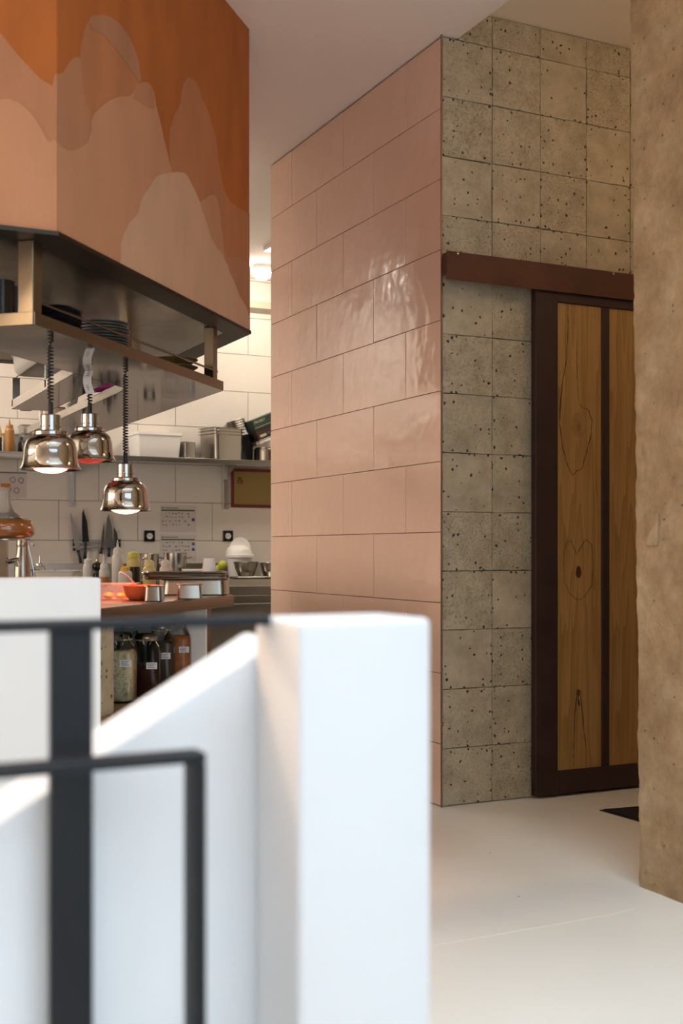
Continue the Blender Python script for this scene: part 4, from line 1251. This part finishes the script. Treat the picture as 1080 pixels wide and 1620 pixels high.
cu.location = pd + Vector((0.053 * RT[0], 0.053 * RT[1], 0.0965)); tag(cu, 'white cup turned upside down on the steel trays', 'cup')

# bottles standing at the back of the pass
squeeze('clear squeeze bottle with a little yellow dressing, beside the pepper mill', onc(139.5, 5.95), 0.026, 0.115, 'milky', fill=0.024, fillm='sauce_yellow')
pm = thing('pepper_mill', 'turned black pepper mill between two squeeze bottles', 'pepper mill', onc(154, 5.95))
MB().lathe([(0.022, 0), (0.023, 0.006), (0.020, 0.02), (0.015, 0.035), (0.021, 0.05), (0.021, 0.062), (0.014, 0.075), (0.014, 0.082)], 20).build('body', 'black_gloss', pm)
MB().lathe([(0.013, 0.0825), (0.024, 0.095), (0.026, 0.108), (0.020, 0.122), (0.007, 0.128)], 20).build('head', 'black_gloss', pm)
MB().lathe([(0.007, 0.1285), (0.008, 0.134), (0.004, 0.139)], 14).build('knob', mat('brass', (0.65, 0.42, 0.12), 0.25, 1.0), pm)
squeeze('squeeze bottle half full of amber dressing', onc(164.5, 5.7), 0.024, 0.095, 'milky', fill=0.058, fillm='sauce_amber')
squeeze('tallest white squeeze bottle on the pass', onc(186, 5.85), 0.0285, 0.165, 'sauce_white', cap_h=0.036)
squeeze('white square shouldered bottle with an orange cap', onc(198, 5.5), 0.032, 0.090, 'sauce_white', 'lid_orange', nozzle=False, cap_h=0.022, cap_r=0.021, name='sauce_bottle')
squeeze('dark sauce bottle with a yellow neck and cap', onc(211, 5.85), 0.0335, 0.150, 'sauce_yellow', 'lid_yellow', nozzle=False, fill=0.105, fillm='dark_sauce', cap_h=0.030, cap_r=0.028, name='sauce_bottle')
b5 = squeeze('yellow squeeze bottle with orange lettering', onc(236, 5.35), 0.0285, 0.112, 'sauce_yellow', 'sauce_yellow')
text('YAKNIKU', 0.012, 'print_orange', b5, (0.0289 * -FW[0], 0.0289 * -FW[1], 0.072), (PI / 2, 0, CAMROT))
squeeze('pale pink squeeze bottle beside the yellow one', onc(262, 5.35), 0.028, 0.112, 'sauce_pink', 'sauce_pink')
tub('ramekin', 'small white tub between the bottles', 0.022, 0.024, 0.022, onc(180, 5.42), 'milky')
p = onc(92, 5.2)
t_ = thing('storage_box', 'cream plastic tub near the thermos with a knife in it', 'box', p, CAMROT)
MB().rrect([(0.075, 0.06, 0.015, 0), (0.087, 0.07, 0.015, 0.092), (0.092, 0.075, 0.015, 0.093), (0.092, 0.075, 0.015, 0.098), (0.085, 0.068, 0.015, 0.098), (0.073, 0.058, 0.015, 0.003)]).build('body', 'sauce_white', t_)
t_ = thing('knife', 'small steel knife leaning out of the cream tub', 'knife', p + Vector((0.01, 0, 0.05)), CAMROT)
MB().tube([(0.03, -0.03, -0.03), (0.012, -0.05, 0.035), (-0.012, -0.07, 0.052)], 0.004, 8, [0.003, 0.006, 0.002]).build('blade', 'pan_steel', t_)
p = onc(63, 5.9)
squeeze('oil bottle with dark green contents and wire spout', p, 0.028, 0.110, 'clear_plastic', 'chrome', fill=0.075, fillm='oil_green', cap_h=0.012, name='oil_bottle', group=None)
t_ = thing('napkin_holder', 'black wire holder beside the thermos', 'holder', onc(52, 5.75), CAMROT)
q = MB()
for k in range(5): q.tube([(-0.035 + 0.017 * k, 0, 0), (-0.030 + 0.017 * k, 0, 0.05), (-0.040 + 0.018 * k, 0, 0.092)], 0.002, 6)
q.tube([(-0.045, 0, 0.09), (0.035, 0, 0.09)], 0.0025, 6)
q.build('wires', 'black_metal', t_)
# thermos
p = onc(35, 4.55)
th = thing('thermos_bottle', 'brushed steel cream whipper bottle with lever and tap spout', 'bottle', p, CAMROT)
MB().lathe([(0.030, 0), (0.0315, 0.004), (0.0315, 0.105), (0.028, 0.145), (0.0215, 0.185), (0.020, 0.198)], 32).build('body', 'pan_steel', th)
hd_ = MB().lathe([(0.0205, 0.1985), (0.0215, 0.201), (0.0215, 0.220), (0.016, 0.236), (0.012, 0.238)], 28).build('head', 'pan_steel', th)
MB().tube([(0.012, 0, 0.232), (0.030, 0, 0.226), (0.038, 0, 0.210), (0.046, 0, 0.203)], 0.0035, 8).build('lever', 'chrome', hd_)
MB().tube([(0.022, 0, 0.205), (0.036, 0, 0.150), (0.045, 0, 0.10), (0.046, 0, 0.06)], 0.0022, 8).build('side_wire', 'chrome', th)
# tap
p = onc(-38, 4.30)
tp = thing('tap', 'curved chrome tap spout reaching in front of the steel bottle', 'tap', p, CAMROT)
MB().lathe([(0.026, 0), (0.026, 0.01), (0.018, 0.014), (0.016, 0.09), (0.014, 0.094)], 20).build('body', 'chrome', tp)
MB().tube([(0.0, 0, 0.085), (0.03, 0, 0.098), (0.07, 0, 0.122), (0.11, 0, 0.142), (0.142, 0, 0.150), (0.158, 0, 0.151)], 0.009, 12).build('spout', 'chrome', tp)
MB().tube([(0.150, 0, 0.146), (0.156, 0, 0.128)], 0.0105, 12).build('aerator', 'pan_steel', tp)
# decanter on its stand
p = onc(6, 4.25)
st = thing('steel_stand', 'small steel pedestal carrying the glass decanter', 'stand', p, CAMROT)
MB().box(-0.05, 0.05, -0.05, 0.05, 0, 0.006).build('foot', 'steel', st)
MB().box(-0.016, 0.012, -0.014, 0.014, 0.0062, 0.222).build('column', 'steel_dark', st)
MB().lathe([(0.055, 0.2222), (0.055, 0.2262)], 28).build('plate', 'steel', st)
dc = thing('decanter', 'wide glass decanter of amber infusion under the heat lamp', 'decanter', p + Vector((0, 0, 0.2264)), CAMROT)
MB().lathe([(0.080, 0.0), (0.097, 0.005), (0.107, 0.018), (0.110, 0.034), (0.107, 0.052), (0.097, 0.066), (0.085, 0.0705), (0.0, 0.071)], 40).build('infusion', 'tea', dc, sharp=60)
nk = [(0.084, 0.0715), (0.060, 0.080), (0.036, 0.098), (0.024, 0.130), (0.022, 0.160), (0.030, 0.185)]
MB().lathe(nk + [(r - 0.0015, z + 0.0006) for r, z in reversed(nk)], 40, cap0=False, cap1=False).build('glass_neck', 'clear_plastic', dc, sharp=60)

# ------------------------------------------------------------------ back counter along the wall
BZ = 0.878
bc = thing('back_counter', 'stainless steel counter with upstand along the kitchen back wall', 'counter', (-3.4, 3.84, 0))
MB().box(0, 4.40, 0, 0.695, BZ - 0.055, BZ).build('worktop', 'steel', bc, bevel=0.004, seg=2)
MB().box(0, 4.40, 0.660, 0.697, BZ + 0.0003, 0.992).build('upstand', 'steel', bc, bevel=0.002, seg=1)
MB().box(0.02, 4.34, 0.03, 0.69, 0.10, BZ - 0.0555).build('carcass', 'steel', bc)
for k in range(6):
    x0 = 0.06 + 0.71 * k
    dpn = MB().box(x0, x0 + 0.69, 0.008, 0.029, 0.13, BZ - 0.12).build('door', 'pan_steel', bc, bevel=0.002, seg=1)
    MB().tube([(x0 + 0.06, -0.012, 0.70), (x0 + 0.63, -0.012, 0.70)], 0.006).build('handle', 'chrome', dpn)
MB().box(0.04, 4.32, 0.06, 0.12, 0.0, 0.099).build('plinth', 'black_metal', bc)
def onb(px, Y):
    p = at(px, 900, 1, Y); p.z = BZ + 0.0004
    return p
def zat(Y, px): return (at(px, 871, 1, Y) - Vector(CAM)).dot(Vector((FW[0], FW[1], 0)))
# pots
def pot(label, px, Y, r, h, rz=0.0, name='stock_pot'):
    t_ = thing(name, label, 'pot', onb(px, Y), CAMROT + rz, 'pots on the back counter')
    shell_lathe([(r * 0.97, 0), (r, 0.005), (r, h - 0.004), (r + 0.004, h)], 0.002, 32).build('body', 'pan_steel', t_)
    for s in (-1, 1):
        MB().tube([(s * (r - 0.001), -0.03, h * 0.78), (s * (r + 0.030), -0.026, h * 0.82), (s * (r + 0.036), 0, h * 0.83), (s * (r + 0.030), 0.026, h * 0.82), (s * (r - 0.001), 0.03, h * 0.78)], 0.004, 8).build('handle', 'pan_steel', t_)
    return t_
pot('tall steel stock pot behind the squeeze bottles', 277, 4.15, 0.085, 0.195)
pot('lower steel pot left of the tall stock pot', 236, 4.12, 0.070, 0.190, 1.57)
pan('serving_dish', 'white rectangular dish on the back counter', 0.105, 0.07, 0.075, onb(310, 3.945), CAMROT + 0.2, 'dish', 'white_plastic', 0.006, 0.85)
for k, (px, dz, lab) in enumerate(((352, 0.072, 'green yellow lime on top of the pile beside the white bucket'), (351, 0.0, 'lime at the bottom of the pile beside the white bucket'), (345, 0.036, 'lime leaning against the pile'))):
    o = MB().lathe([(0.002, 0), (0.018, 0.004), (0.030, 0.018), (0.033, 0.034), (0.028, 0.052), (0.014, 0.064), (0.004, 0.068)], 20).build('lime', 'lime')
    o.location = onb(px, 4.0 + 0.02 * k) + Vector((0, 0, dz)); tag(o, lab, 'lime', 'limes on the back counter')
p = onb(379, 4.30)
bu = thing('swing_bin', 'white plastic bucket with an open half dome lid', 'bucket', p, CAMROT)
MB().lathe([(0.085, 0), (0.100, 0.155), (0.112, 0.158), (0.112, 0.178), (0.104, 0.186), (0.0, 0.188)], 36).build('body', 'white_plastic', bu)
MB().lathe([(0.105, 0.187), (0.102, 0.205), (0.088, 0.232), (0.060, 0.250), (0.0, 0.256)], 36, c=(-0.008, 0.01)).build('dome', 'white_plastic', bu)
fl = MB()
ring_ = [(0.085 * math.cos(a), 0.085 * math.sin(a)) for a in [PI * q / 20 for q in range(21)]]
fl.extrude([(x + 0.005, -0.03, 0.215 + z * 1.15) for x, z in ring_], (0, 0.008, 0))
fl.build('open_flap', 'white_plastic', bu, bevel=0.002, seg=1)
for k, (px, r, h, lab) in enumerate(((389, 0.098, 0.112, 'steel mixing bowl in front of the white bucket'), (425, 0.072, 0.105, 'smaller steel bowl at the end of the back counter'))):
    o = shell_lathe([(r * 0.55, 0), (r * 0.60, 0.003), (r * 0.82, h * 0.5), (r * 0.96, h * 0.97), (r, h)], 0.0018, 36).build('mixing_bowl', 'pan_steel')
    o.location = onb(px, 4.02 - 0.02 * k) + Vector((0, 0, 0.0155)); tag(o, lab, 'bowl')
pan('baking_sheet', 'flat steel baking sheet under the steel bowls', 0.20, 0.12, 0.015, onb(406, 4.02), CAMROT + 0.30, 'tray', rimw=0.008, taper=0.95)

# ------------------------------------------------------------------ back wall: shelf, brackets, signs
SZ0, SZ1, SY = 1.750, 1.790, 4.20
ws = thing('wall_shelf', 'long stainless wall shelf on steel brackets', 'shelf', (-3.3, SY, SZ0))
MB().box(0, 4.6, 0, YB - SY - 0.001, 0.030, 0.040).box(0, 4.6, 0, 0.004, 0.0, 0.030).build('board', 'steel', ws, bevel=0.0015, seg=1)
for px in (113, 356, -60):
    p = at(px, 760, 1, YB)
    xx = p.x + 3.3
    bb = MB().box(xx - 0.018, xx + 0.018, YB - SY - 0.012, YB - SY - 0.001, -0.33, 0.029).build('bracket', 'steel', ws, bevel=0.001, seg=1)
    MB().extrude([(xx - 0.002, YB - SY - 0.012, 0.028), (xx - 0.002, 0.06, 0.028), (xx - 0.002, 0.06, 0.018), (xx - 0.002, YB - SY - 0.012, -0.10)], (0.004, 0, 0)).build('gusset', 'steel', bb)
    for zz in (-0.04, -0.29):
        MB().lathe([(0.006, 0), (0.006, 0.003), (0.002, 0.004)], 10).build('bolt', 'steel_dark', bb, loc=(xx, YB - SY - 0.012, zz), rot=(PI / 2, 0, 0))
def ons(px, Y=4.36):
    p = at(px, 720, 1, Y); p.z = SZ1 + 0.0004
    return p
pw_ = 9.05 / FPX
t_ = thing('storage_box', 'large milky plastic box with a lid on the wall shelf', 'box', ons(244, 4.385), 0)
MB().rrect([(0.160, 0.12, 0.02, 0), (0.172, 0.14, 0.025, 0.165), (0.180, 0.148, 0.025, 0.167), (0.180, 0.148, 0.025, 0.174)]).build('body', 'white_plastic', t_)
MB().rrect([(0.176, 0.143, 0.02, 0.1745), (0.176, 0.143, 0.02, 0.186), (0.16, 0.125, 0.02, 0.188)]).build('lid', 'white_plastic', t_)
pan('small_pan', 'narrow steel container beside the gastronorm stack', 0.052, 0.055, 0.125, ons(296, 4.30), 0.25, 'container', rimw=0.006, rad=0.012, taper=0.88)
names = ('bottom', 'middle', 'top')
for k in range(3):
    pan('gastronorm_pan', 'deep steel gastronorm pan, %s of three nested on the wall shelf' % names[k], 0.150, 0.125, 0.195, ons(350, 4.335) + Vector((0, 0, 0.0235 * k)), 0.30, rimw=0.015, taper=0.84, group='nested pans on the wall shelf')
o = MB().rrect([(0.028, 0.09, 0.01, 0), (0.030, 0.093, 0.01, 0.21), (0.027, 0.09, 0.01, 0.214)]).build('storage_box', 'black_gloss')
o.location = ons(388.5, 4.445); o.rotation_euler = (0, 0, 0.0); tag(o, 'black plastic box between the nested pans and the casserole', 'box')
cas = thing('casserole', 'round steel casserole with lid at the end of the wall shelf', 'pot', ons(424, 4.33), 0)
MB().lathe([(0.105, 0), (0.112, 0.006), (0.112, 0.082), (0.116, 0.085)], 36).build('body', 'pan_steel', cas)
MB().lathe([(0.116, 0.0855), (0.117, 0.092), (0.105, 0.098), (0.105, 0.108), (0.0, 0.110)], 36).build('lid', 'pan_steel', cas)
TL = 0.40                                                  # the pile leans up towards the corner
lp = at(398, 703, 1, 4.33); lp.z = SZ1 + 0.1120
ca, sa = math.cos(TL), math.sin(TL)
def leaned(u, h): return lp + Vector((u * ca - h * sa, 0, u * sa + h * ca))
pan('serving_tray', 'tilted steel tray balanced on the casserole lid', 0.150, 0.105, 0.030, leaned(0.15, 0.0), 0, 'tray', rimw=0.008, taper=0.95, tilt=(0, -TL, 0))
dbx = thing('carton', 'dark brown carton with a pale label under the green one', 'carton', leaned(0.165, 0.0305), (0, -TL, 0))
MB().box(-0.12, 0.12, -0.085, 0.085, 0, 0.078).build('body', 'dark_box', dbx, bevel=0.002, seg=1)
MB().box(-0.10, -0.045, -0.0862, -0.0852, 0.016, 0.036).build('label', 'gold_print', dbx)
MB().lathe([(0.011, 0), (0.011, 0.001)], 16).build('blue_dot', 'print_blue', dbx, loc=(-0.022, -0.0852, 0.030), rot=(PI / 2, 0, 0))
gbx = thing('carton', 'dark green carton with pale lettering, top of its pile', 'carton', leaned(0.168, 0.1090), (0, -TL, 0))
MB().box(-0.125, 0.125, -0.09, 0.09, 0, 0.086).build('body', 'green_box', gbx, bevel=0.002, seg=1)
text('PROBET', 0.028, 'gold_print', gbx, (-0.062, -0.0904, 0.060), (PI / 2, 0, 0))
MB().box(-0.12, 0.12, -0.0909, -0.0902, 0.018, 0.021).build('stripe', 'gold_print', gbx)
for k in range(4):
    b_t = ons(366, 4.455) + Vector((0, 0, 0.250))
    pan('serving_tray', 'shallow steel tray leaning beside the green carton, %s of four' % ('lowest', 'second', 'third', 'topmost')[k], 0.062, 0.08, 0.018,
        b_t + Vector((0.055 * math.cos(0.3) - 0.0185 * k * math.sin(0.3), 0, 0.055 * math.sin(0.3) + 0.0185 * k * math.cos(0.3) - 0.006)), 0, 'tray', rimw=0.008, taper=0.94, group='leaning trays on the wall shelf', tilt=(0, -0.3, 0))
# left end of the wall shelf
for k, (px, hx, h, z, lab) in enumerate(((13, 0.062, 0.135, 0.0, 'tall clear plastic box at the far end of the wall shelf'), (48, 0.076, 0.085, 0.0, 'clear plastic box, lowest of a stack of three'), (48, 0.076, 0.055, 0.0905, 'clear plastic box, middle of a stack of three'), (48, 0.076, 0.055, 0.151, 'clear plastic box, topmost of a stack of three'))):
    t_ = thing('storage_box', lab, 'box', ons(px, 4.43) + Vector((0, 0, z)), 0, 'clear boxes on the wall shelf')
    MB().rrect([(hx * 0.9, 0.075, 0.012, 0), (hx, 0.083, 0.012, h - 0.004), (hx + 0.004, 0.087, 0.012, h - 0.003), (hx + 0.004, 0.087, 0.012, h), (hx - 0.002, 0.081, 0.012, h), (hx * 0.9 - 0.002, 0.073, 0.012, 0.002)]).build('body', 'clear_plastic', t_)
    MB().rrect([(hx + 0.005, 0.088, 0.012, h + 0.0003), (hx + 0.005, 0.088, 0.012, h + 0.004)]).build('lid', 'clear_plastic', t_)
    MB().rrect([(hx * 0.85, 0.070, 0.012, 0.003), (hx * 0.88, 0.072, 0.012, h * 0.55)]).build('contents', 'milky', t_)
squeeze('brown sauce squeeze bottle on the wall shelf', ons(15, 4.27), 0.034, 0.170, 'sauce_brown', 'sauce_brown', group=None)
squeeze('dark bottle with a yellow neck at the end of the wall shelf', ons(-4, 4.28), 0.030, 0.165, 'sauce_yellow', 'sauce_yellow', nozzle=False, fill=0.10, fillm='dark_sauce', group=None, name='sauce_bottle')

WY = YB - 0.0005                                           # face of the back wall tiles
# sockets
for px, lab in ((236, 'black wall socket beside the hygiene notices'), (360, 'black wall socket above the white bucket')):
    p = at(px, 848, 1, YB)
    t_ = thing('wall_socket', lab, 'socket', (p.x, WY, p.z), 0, 'black wall sockets')
    MB().rrect([(0.043, 0.043, 0.006, 0), (0.043, 0.043, 0.006, 0.008), (0.040, 0.040, 0.006, 0.011)]).build('plate', 'black_gloss', t_, rot=(PI / 2, 0, 0))
    MB().lathe([(0.024, 0.0112), (0.024, 0.013), (0.021, 0.0125), (0.019, 0.0116), (0, 0.0116)], 28).build('insert', 'socket_white', t_, rot=(PI / 2, 0, 0))
    q = MB()
    for dx in (-0.009, 0.009): q.lathe([(0.003, 0.0117), (0.003, 0.0123)], 10, c=(dx, 0))
    q.build('pin_holes', 'black', t_, rot=(PI / 2, 0, 0))
# notices
def notice(label, px0, py0, px1, py1, rows, blue):
    a, b = at(px0, py0, 1, YB), at(px1, py1, 1, YB)
    w_, h_ = b.x - a.x, a.z - b.z
    t_ = thing('notice_sheet', label, 'notice', ((a.x + b.x) / 2, WY, (a.z + b.z) / 2), 0, 'hygiene notices on the back wall')
    MB().box(-w_ / 2, w_ / 2, -0.0012, 0, -h_ / 2, h_ / 2).build('sheet', 'notice_paper', t_)
    zt_ = h_ / 2
    MB().box(-w_ / 2 + 0.01, w_ / 2 - 0.012, -0.0016, -0.0013, zt_ - 0.045, zt_ - 0.034).build('green_bar', 'print_green', t_)
    q = MB()
    q.box(-w_ / 2 + 0.032, 0.0, -0.0016, -0.0013, zt_ - 0.025, zt_ - 0.018)
    q.lathe([(0.008, 0.0013), (0.008, 0.0016)], 12)
    for i in range(len(q.v) - 24, len(q.v)):
        x, y, z = q.v[i]; q.v[i] = (x - w_ / 2 + 0.02, -z, y + zt_ - 0.021)
    for r_ in range(rows):
        for c_ in range(9):
            if random.random() < 0.3: continue
            s_ = random.uniform(0.004, 0.008)
            xx = -w_ / 2 + 0.025 + c_ * 0.026 + random.uniform(-.004, .004); zz = zt_ - 0.062 - 0.030 * r_ + random.uniform(-.004, .004)
            q.box(xx - s_, xx + s_, -0.0016, -0.0013, zz - s_ * 0.7, zz + s_ * 0.7)
    q.build('print_marks', 'print_grey', t_)
    for zz in blue:
        MB().box(w_ / 2 - 0.035, w_ / 2 - 0.012, -0.0016, -0.0013, zt_ - zz - 0.022, zt_ - zz).build('blue_mark', 'print_blue', t_)
notice('hygiene notice with green bar, upper of two beside the socket', 253, 799, 310, 842, 4, (0.10,))
notice('hygiene notice with green bar, lower of two behind the pots', 253, 845.5, 310, 886, 3, (0.062, 0.105))
a, b = at(-30, 745, 1, YB), at(42, 788, 1, YB)
t_ = thing('notice_sheet', 'hand washing notice with black line icons and an orange square', 'notice', ((a.x + b.x) / 2, WY, (a.z + b.z) / 2))
w_, h_ = b.x - a.x, a.z - b.z
MB().box(-w_ / 2, w_ / 2, -0.0012, 0, -h_ / 2, h_ / 2).build('sheet', 'notice_paper', t_)
MB().box(-w_ / 2, w_ / 2, -0.0016, -0.0013, h_ / 2 - 0.012, h_ / 2 - 0.002).build('header_bar', 'print_grey', t_)
q = MB()
for (px, py) in ((20, 759), (33, 760), (26, 776)):
    c = at(px, py, 1, YB) - Vector(((a.x + b.x) / 2, WY, (a.z + b.z) / 2))
    pts_ = [(c.x + 0.016 * math.cos(2 * PI * k / 10) * (1 + 0.25 * (k % 2)), -0.0016, c.z + 0.016 * math.sin(2 * PI * k / 10) * (1 + 0.2 * (k % 3))) for k in range(11)]
    q.tube(pts_, 0.0028, 5)
q.build('hand_icons', 'print_grey', t_)
c = at(9, 771, 1, YB) - Vector(((a.x + b.x) / 2, WY, (a.z + b.z) / 2))
MB().box(c.x - 0.034, c.x + 0.034, -0.0018, -0.0013, c.z - 0.028, c.z + 0.028).build('orange_square', 'print_orange', t_)
# red framed board
a, b = at(365, 741, 1, YB), at(440, 804, 1, YB)
t_ = thing('wall_board', 'yellow board in a dark red frame under the wall shelf', 'board', ((a.x + b.x) / 2, WY, (a.z + b.z) / 2))
w_, h_ = b.x - a.x, a.z - b.z
MB().box(-w_ / 2 + 0.02, w_ / 2 - 0.02, -0.008, 0, -h_ / 2 + 0.02, h_ / 2 - 0.02).build('panel', 'board_yellow', t_)
for (x0, x1, z0, z1) in ((-w_ / 2, w_ / 2, h_ / 2 - 0.024, h_ / 2), (-w_ / 2, w_ / 2, -h_ / 2, -h_ / 2 + 0.024), (-w_ / 2, -w_ / 2 + 0.022, -h_ / 2 + 0.0245, h_ / 2 - 0.0245), (w_ / 2 - 0.022, w_ / 2, -h_ / 2 + 0.0245, h_ / 2 - 0.0245)):
    MB().box(x0, x1, -0.014, 0, z0, z1).build('frame_side', 'board_red', t_, bevel=0.001, seg=1)
c = at(379, 760, 1, YB) - Vector(((a.x + b.x) / 2, WY, (a.z + b.z) / 2))
q = MB()
q.box(c.x - 0.022, c.x + 0.018, -0.0086, -0.0082, c.z + 0.014, c.z + 0.024).box(c.x - 0.022, c.x + 0.022, -0.0086, -0.0082, c.z - 0.026, c.z - 0.020)
q.box(c.x - 0.022, c.x - 0.012, -0.0086, -0.0082, c.z - 0.019, c.z + 0.008).box(c.x + 0.008, c.x + 0.022, -0.0086, -0.0082, c.z - 0.019, c.z + 0.006).box(c.x - 0.010, c.x + 0.006, -0.0086, -0.0082, c.z - 0.004, c.z + 0.012)
q.build('red_emblem', 'board_red', t_)
# knife rack
a, b = at(115, 857, 1, YB), at(190, 867, 1, YB)
kr = thing('knife_rack', 'steel two bar magnetic knife rack on the back wall', 'knife rack', (a.x, WY, b.z))
w_, h_ = b.x - a.x, a.z - b.z
q = MB().box(0, w_, -0.018, -0.008, 0, 0.014).box(0, w_, -0.018, -0.008, h_ - 0.010, h_ + 0.004)
q.build('bar', 'steel', kr)
MB().box(0.0, 0.016, -0.0175, 0, -0.02, h_ + 0.02).build('end_block', 'black_metal', kr)
MB().box(w_ - 0.016, w_, -0.0175, 0, -0.02, h_ + 0.02).build('end_block', 'black_metal', kr)
def knife(label, tip, heel, end, wid, m='pan_steel', hm='black_gloss'):
    T, Hh, E = (at(*q_, 1, YB) for q_ in (tip, heel, end))
    t_ = thing('kitchen_knife', label, 'knife', (Hh.x, WY - 0.0205, Hh.z), 0, 'knives on the rack')
    d = Vector((T.x - Hh.x, 0, T.z - Hh.z)); n_ = Vector((d.z, 0, -d.x)).normalized()
    prof = [Vector((0, 0, 0)) - n_ * wid * 0.45, d * 0.5 - n_ * wid * 0.42, d * 0.85 - n_ * wid * 0.30, d, d * 0.88 + n_ * wid * 0.02, d * 0.6 + n_ * wid * 0.40, n_ * wid * 0.55]
    MB().extrude(prof, (0, -0.002, 0)).build('blade', m, t_)
    e = Vector((E.x - Hh.x, 0, E.z - Hh.z)); n2 = Vector((e.z, 0, -e.x)).normalized()
    hw = 0.011
    hn = MB().extrude([n2 * hw + e * 0.02, n2 * hw * 0.85 + e * 0.5, n2 * hw * 1.2 + e, -n2 * hw * 1.0 + e, -n2 * hw * 0.8 + e * 0.5, -n2 * hw + e * 0.02], (0, -0.016, 0)).build('handle', hm, t_, bevel=0.003, seg=2, loc=(0, 0.006, 0))
    q_ = MB()
    for k in (0.2, 0.5, 0.8):
        c_ = e * k
        q_.tube([c_ + Vector((0, -0.0155, 0)), c_ + Vector((0, -0.0170, 0))], 0.0028, 8)
    q_.build('rivets', 'pan_steel', hn)
knife('long chef knife with riveted handle, first on the rack', (111, 808), (122, 870), (127, 891), 0.040)
knife('wide black bladed knife on the rack', (131.5, 804), (134, 858), (133, 884), 0.050, 'black_metal')
knife('slim dark boning knife on the rack', (164, 826), (160, 866), (158, 876), 0.022, 'steel_dark')
knife('broad chef knife on the rack behind the squeeze bottle', (171.5, 812), (171, 866), (171, 881), 0.058)
knife('short pointed knife at the end of the rack', (180, 833), (183, 860), (184, 876), 0.032, 'steel_dark')

# ------------------------------------------------------------------ light fittings
gl = at(413, 405, 1, 4.12)
gt_ = thing('ceiling_lamp', 'lit round globe lamp on the kitchen ceiling by the back wall', 'lamp', (gl.x + 0.01, 4.12, CEIL))
MB().lathe([(0.075, -0.03), (0.078, -0.0005)], 28).build('base', 'socket_white', gt_)
MB().lathe([(0.0, -0.105), (0.045, -0.098), (0.072, -0.075), (0.080, -0.052), (0.074, -0.0305)], 28).build('globe', 'globe', gt_, sharp=70)
lamp('POINT', 'globe_light', (gl.x + 0.01, 4.12, CEIL - 0.16), 3.5, (1.0, 0.88, 0.76), shadow_soft_size=0.06)
for k, (kx, ky) in enumerate(KITCHEN_PANELS):
    t_ = thing('ceiling_panel', 'square lit ceiling panel above the kitchen, %s' % ('far left behind the hood', 'beyond the pink wall')[k], 'lamp', (kx, ky, CEIL), 0, 'kitchen ceiling panels')
    MB().box(-0.30, 0.30, -0.30, 0.30, -0.030, -0.0005).build('frame', 'socket_white', t_)
    MB().box(-0.28, 0.28, -0.28, 0.28, -0.034, -0.0303).build('diffuser', 'panel_lit', t_)
for k, (lx, ly, lz, lc) in enumerate(PENDANTS):
    t_ = thing('pendant_lamp', 'round white glass pendant lamp, %s' % ('added unseen to warm the dining room side', 'hanging in the passage', 'added unseen above the stair parapet')[k], 'lamp', (lx, ly, lz), 0, 'globe pendants')
    MB().lathe([(0.004, -0.119)] + [(0.12 * math.sin(PI * q / 16), -0.12 * math.cos(PI * q / 16)) for q in range(1, 16)] + [(0.02, 0.118)], 28).build('globe', mat('lit_pendant_globe', (0.9, 0.85, 0.75), 0.3, emit=(1.0, 0.70, 0.42), estr=PENDANT_WATTS[k] / (4 * PI * PI * 0.12 ** 2)), t_, sharp=70)
    MB().lathe([(0.022, 0.1185), (0.022, 0.15), (0.004, 0.16), (0.004, lc - lz - 0.0305)], 16).build('cord', 'black', t_)
    MB().lathe([(0.05, lc - lz - 0.03), (0.05, lc - lz - 0.0005)], 20).build('ceiling_rose', 'black', t_)
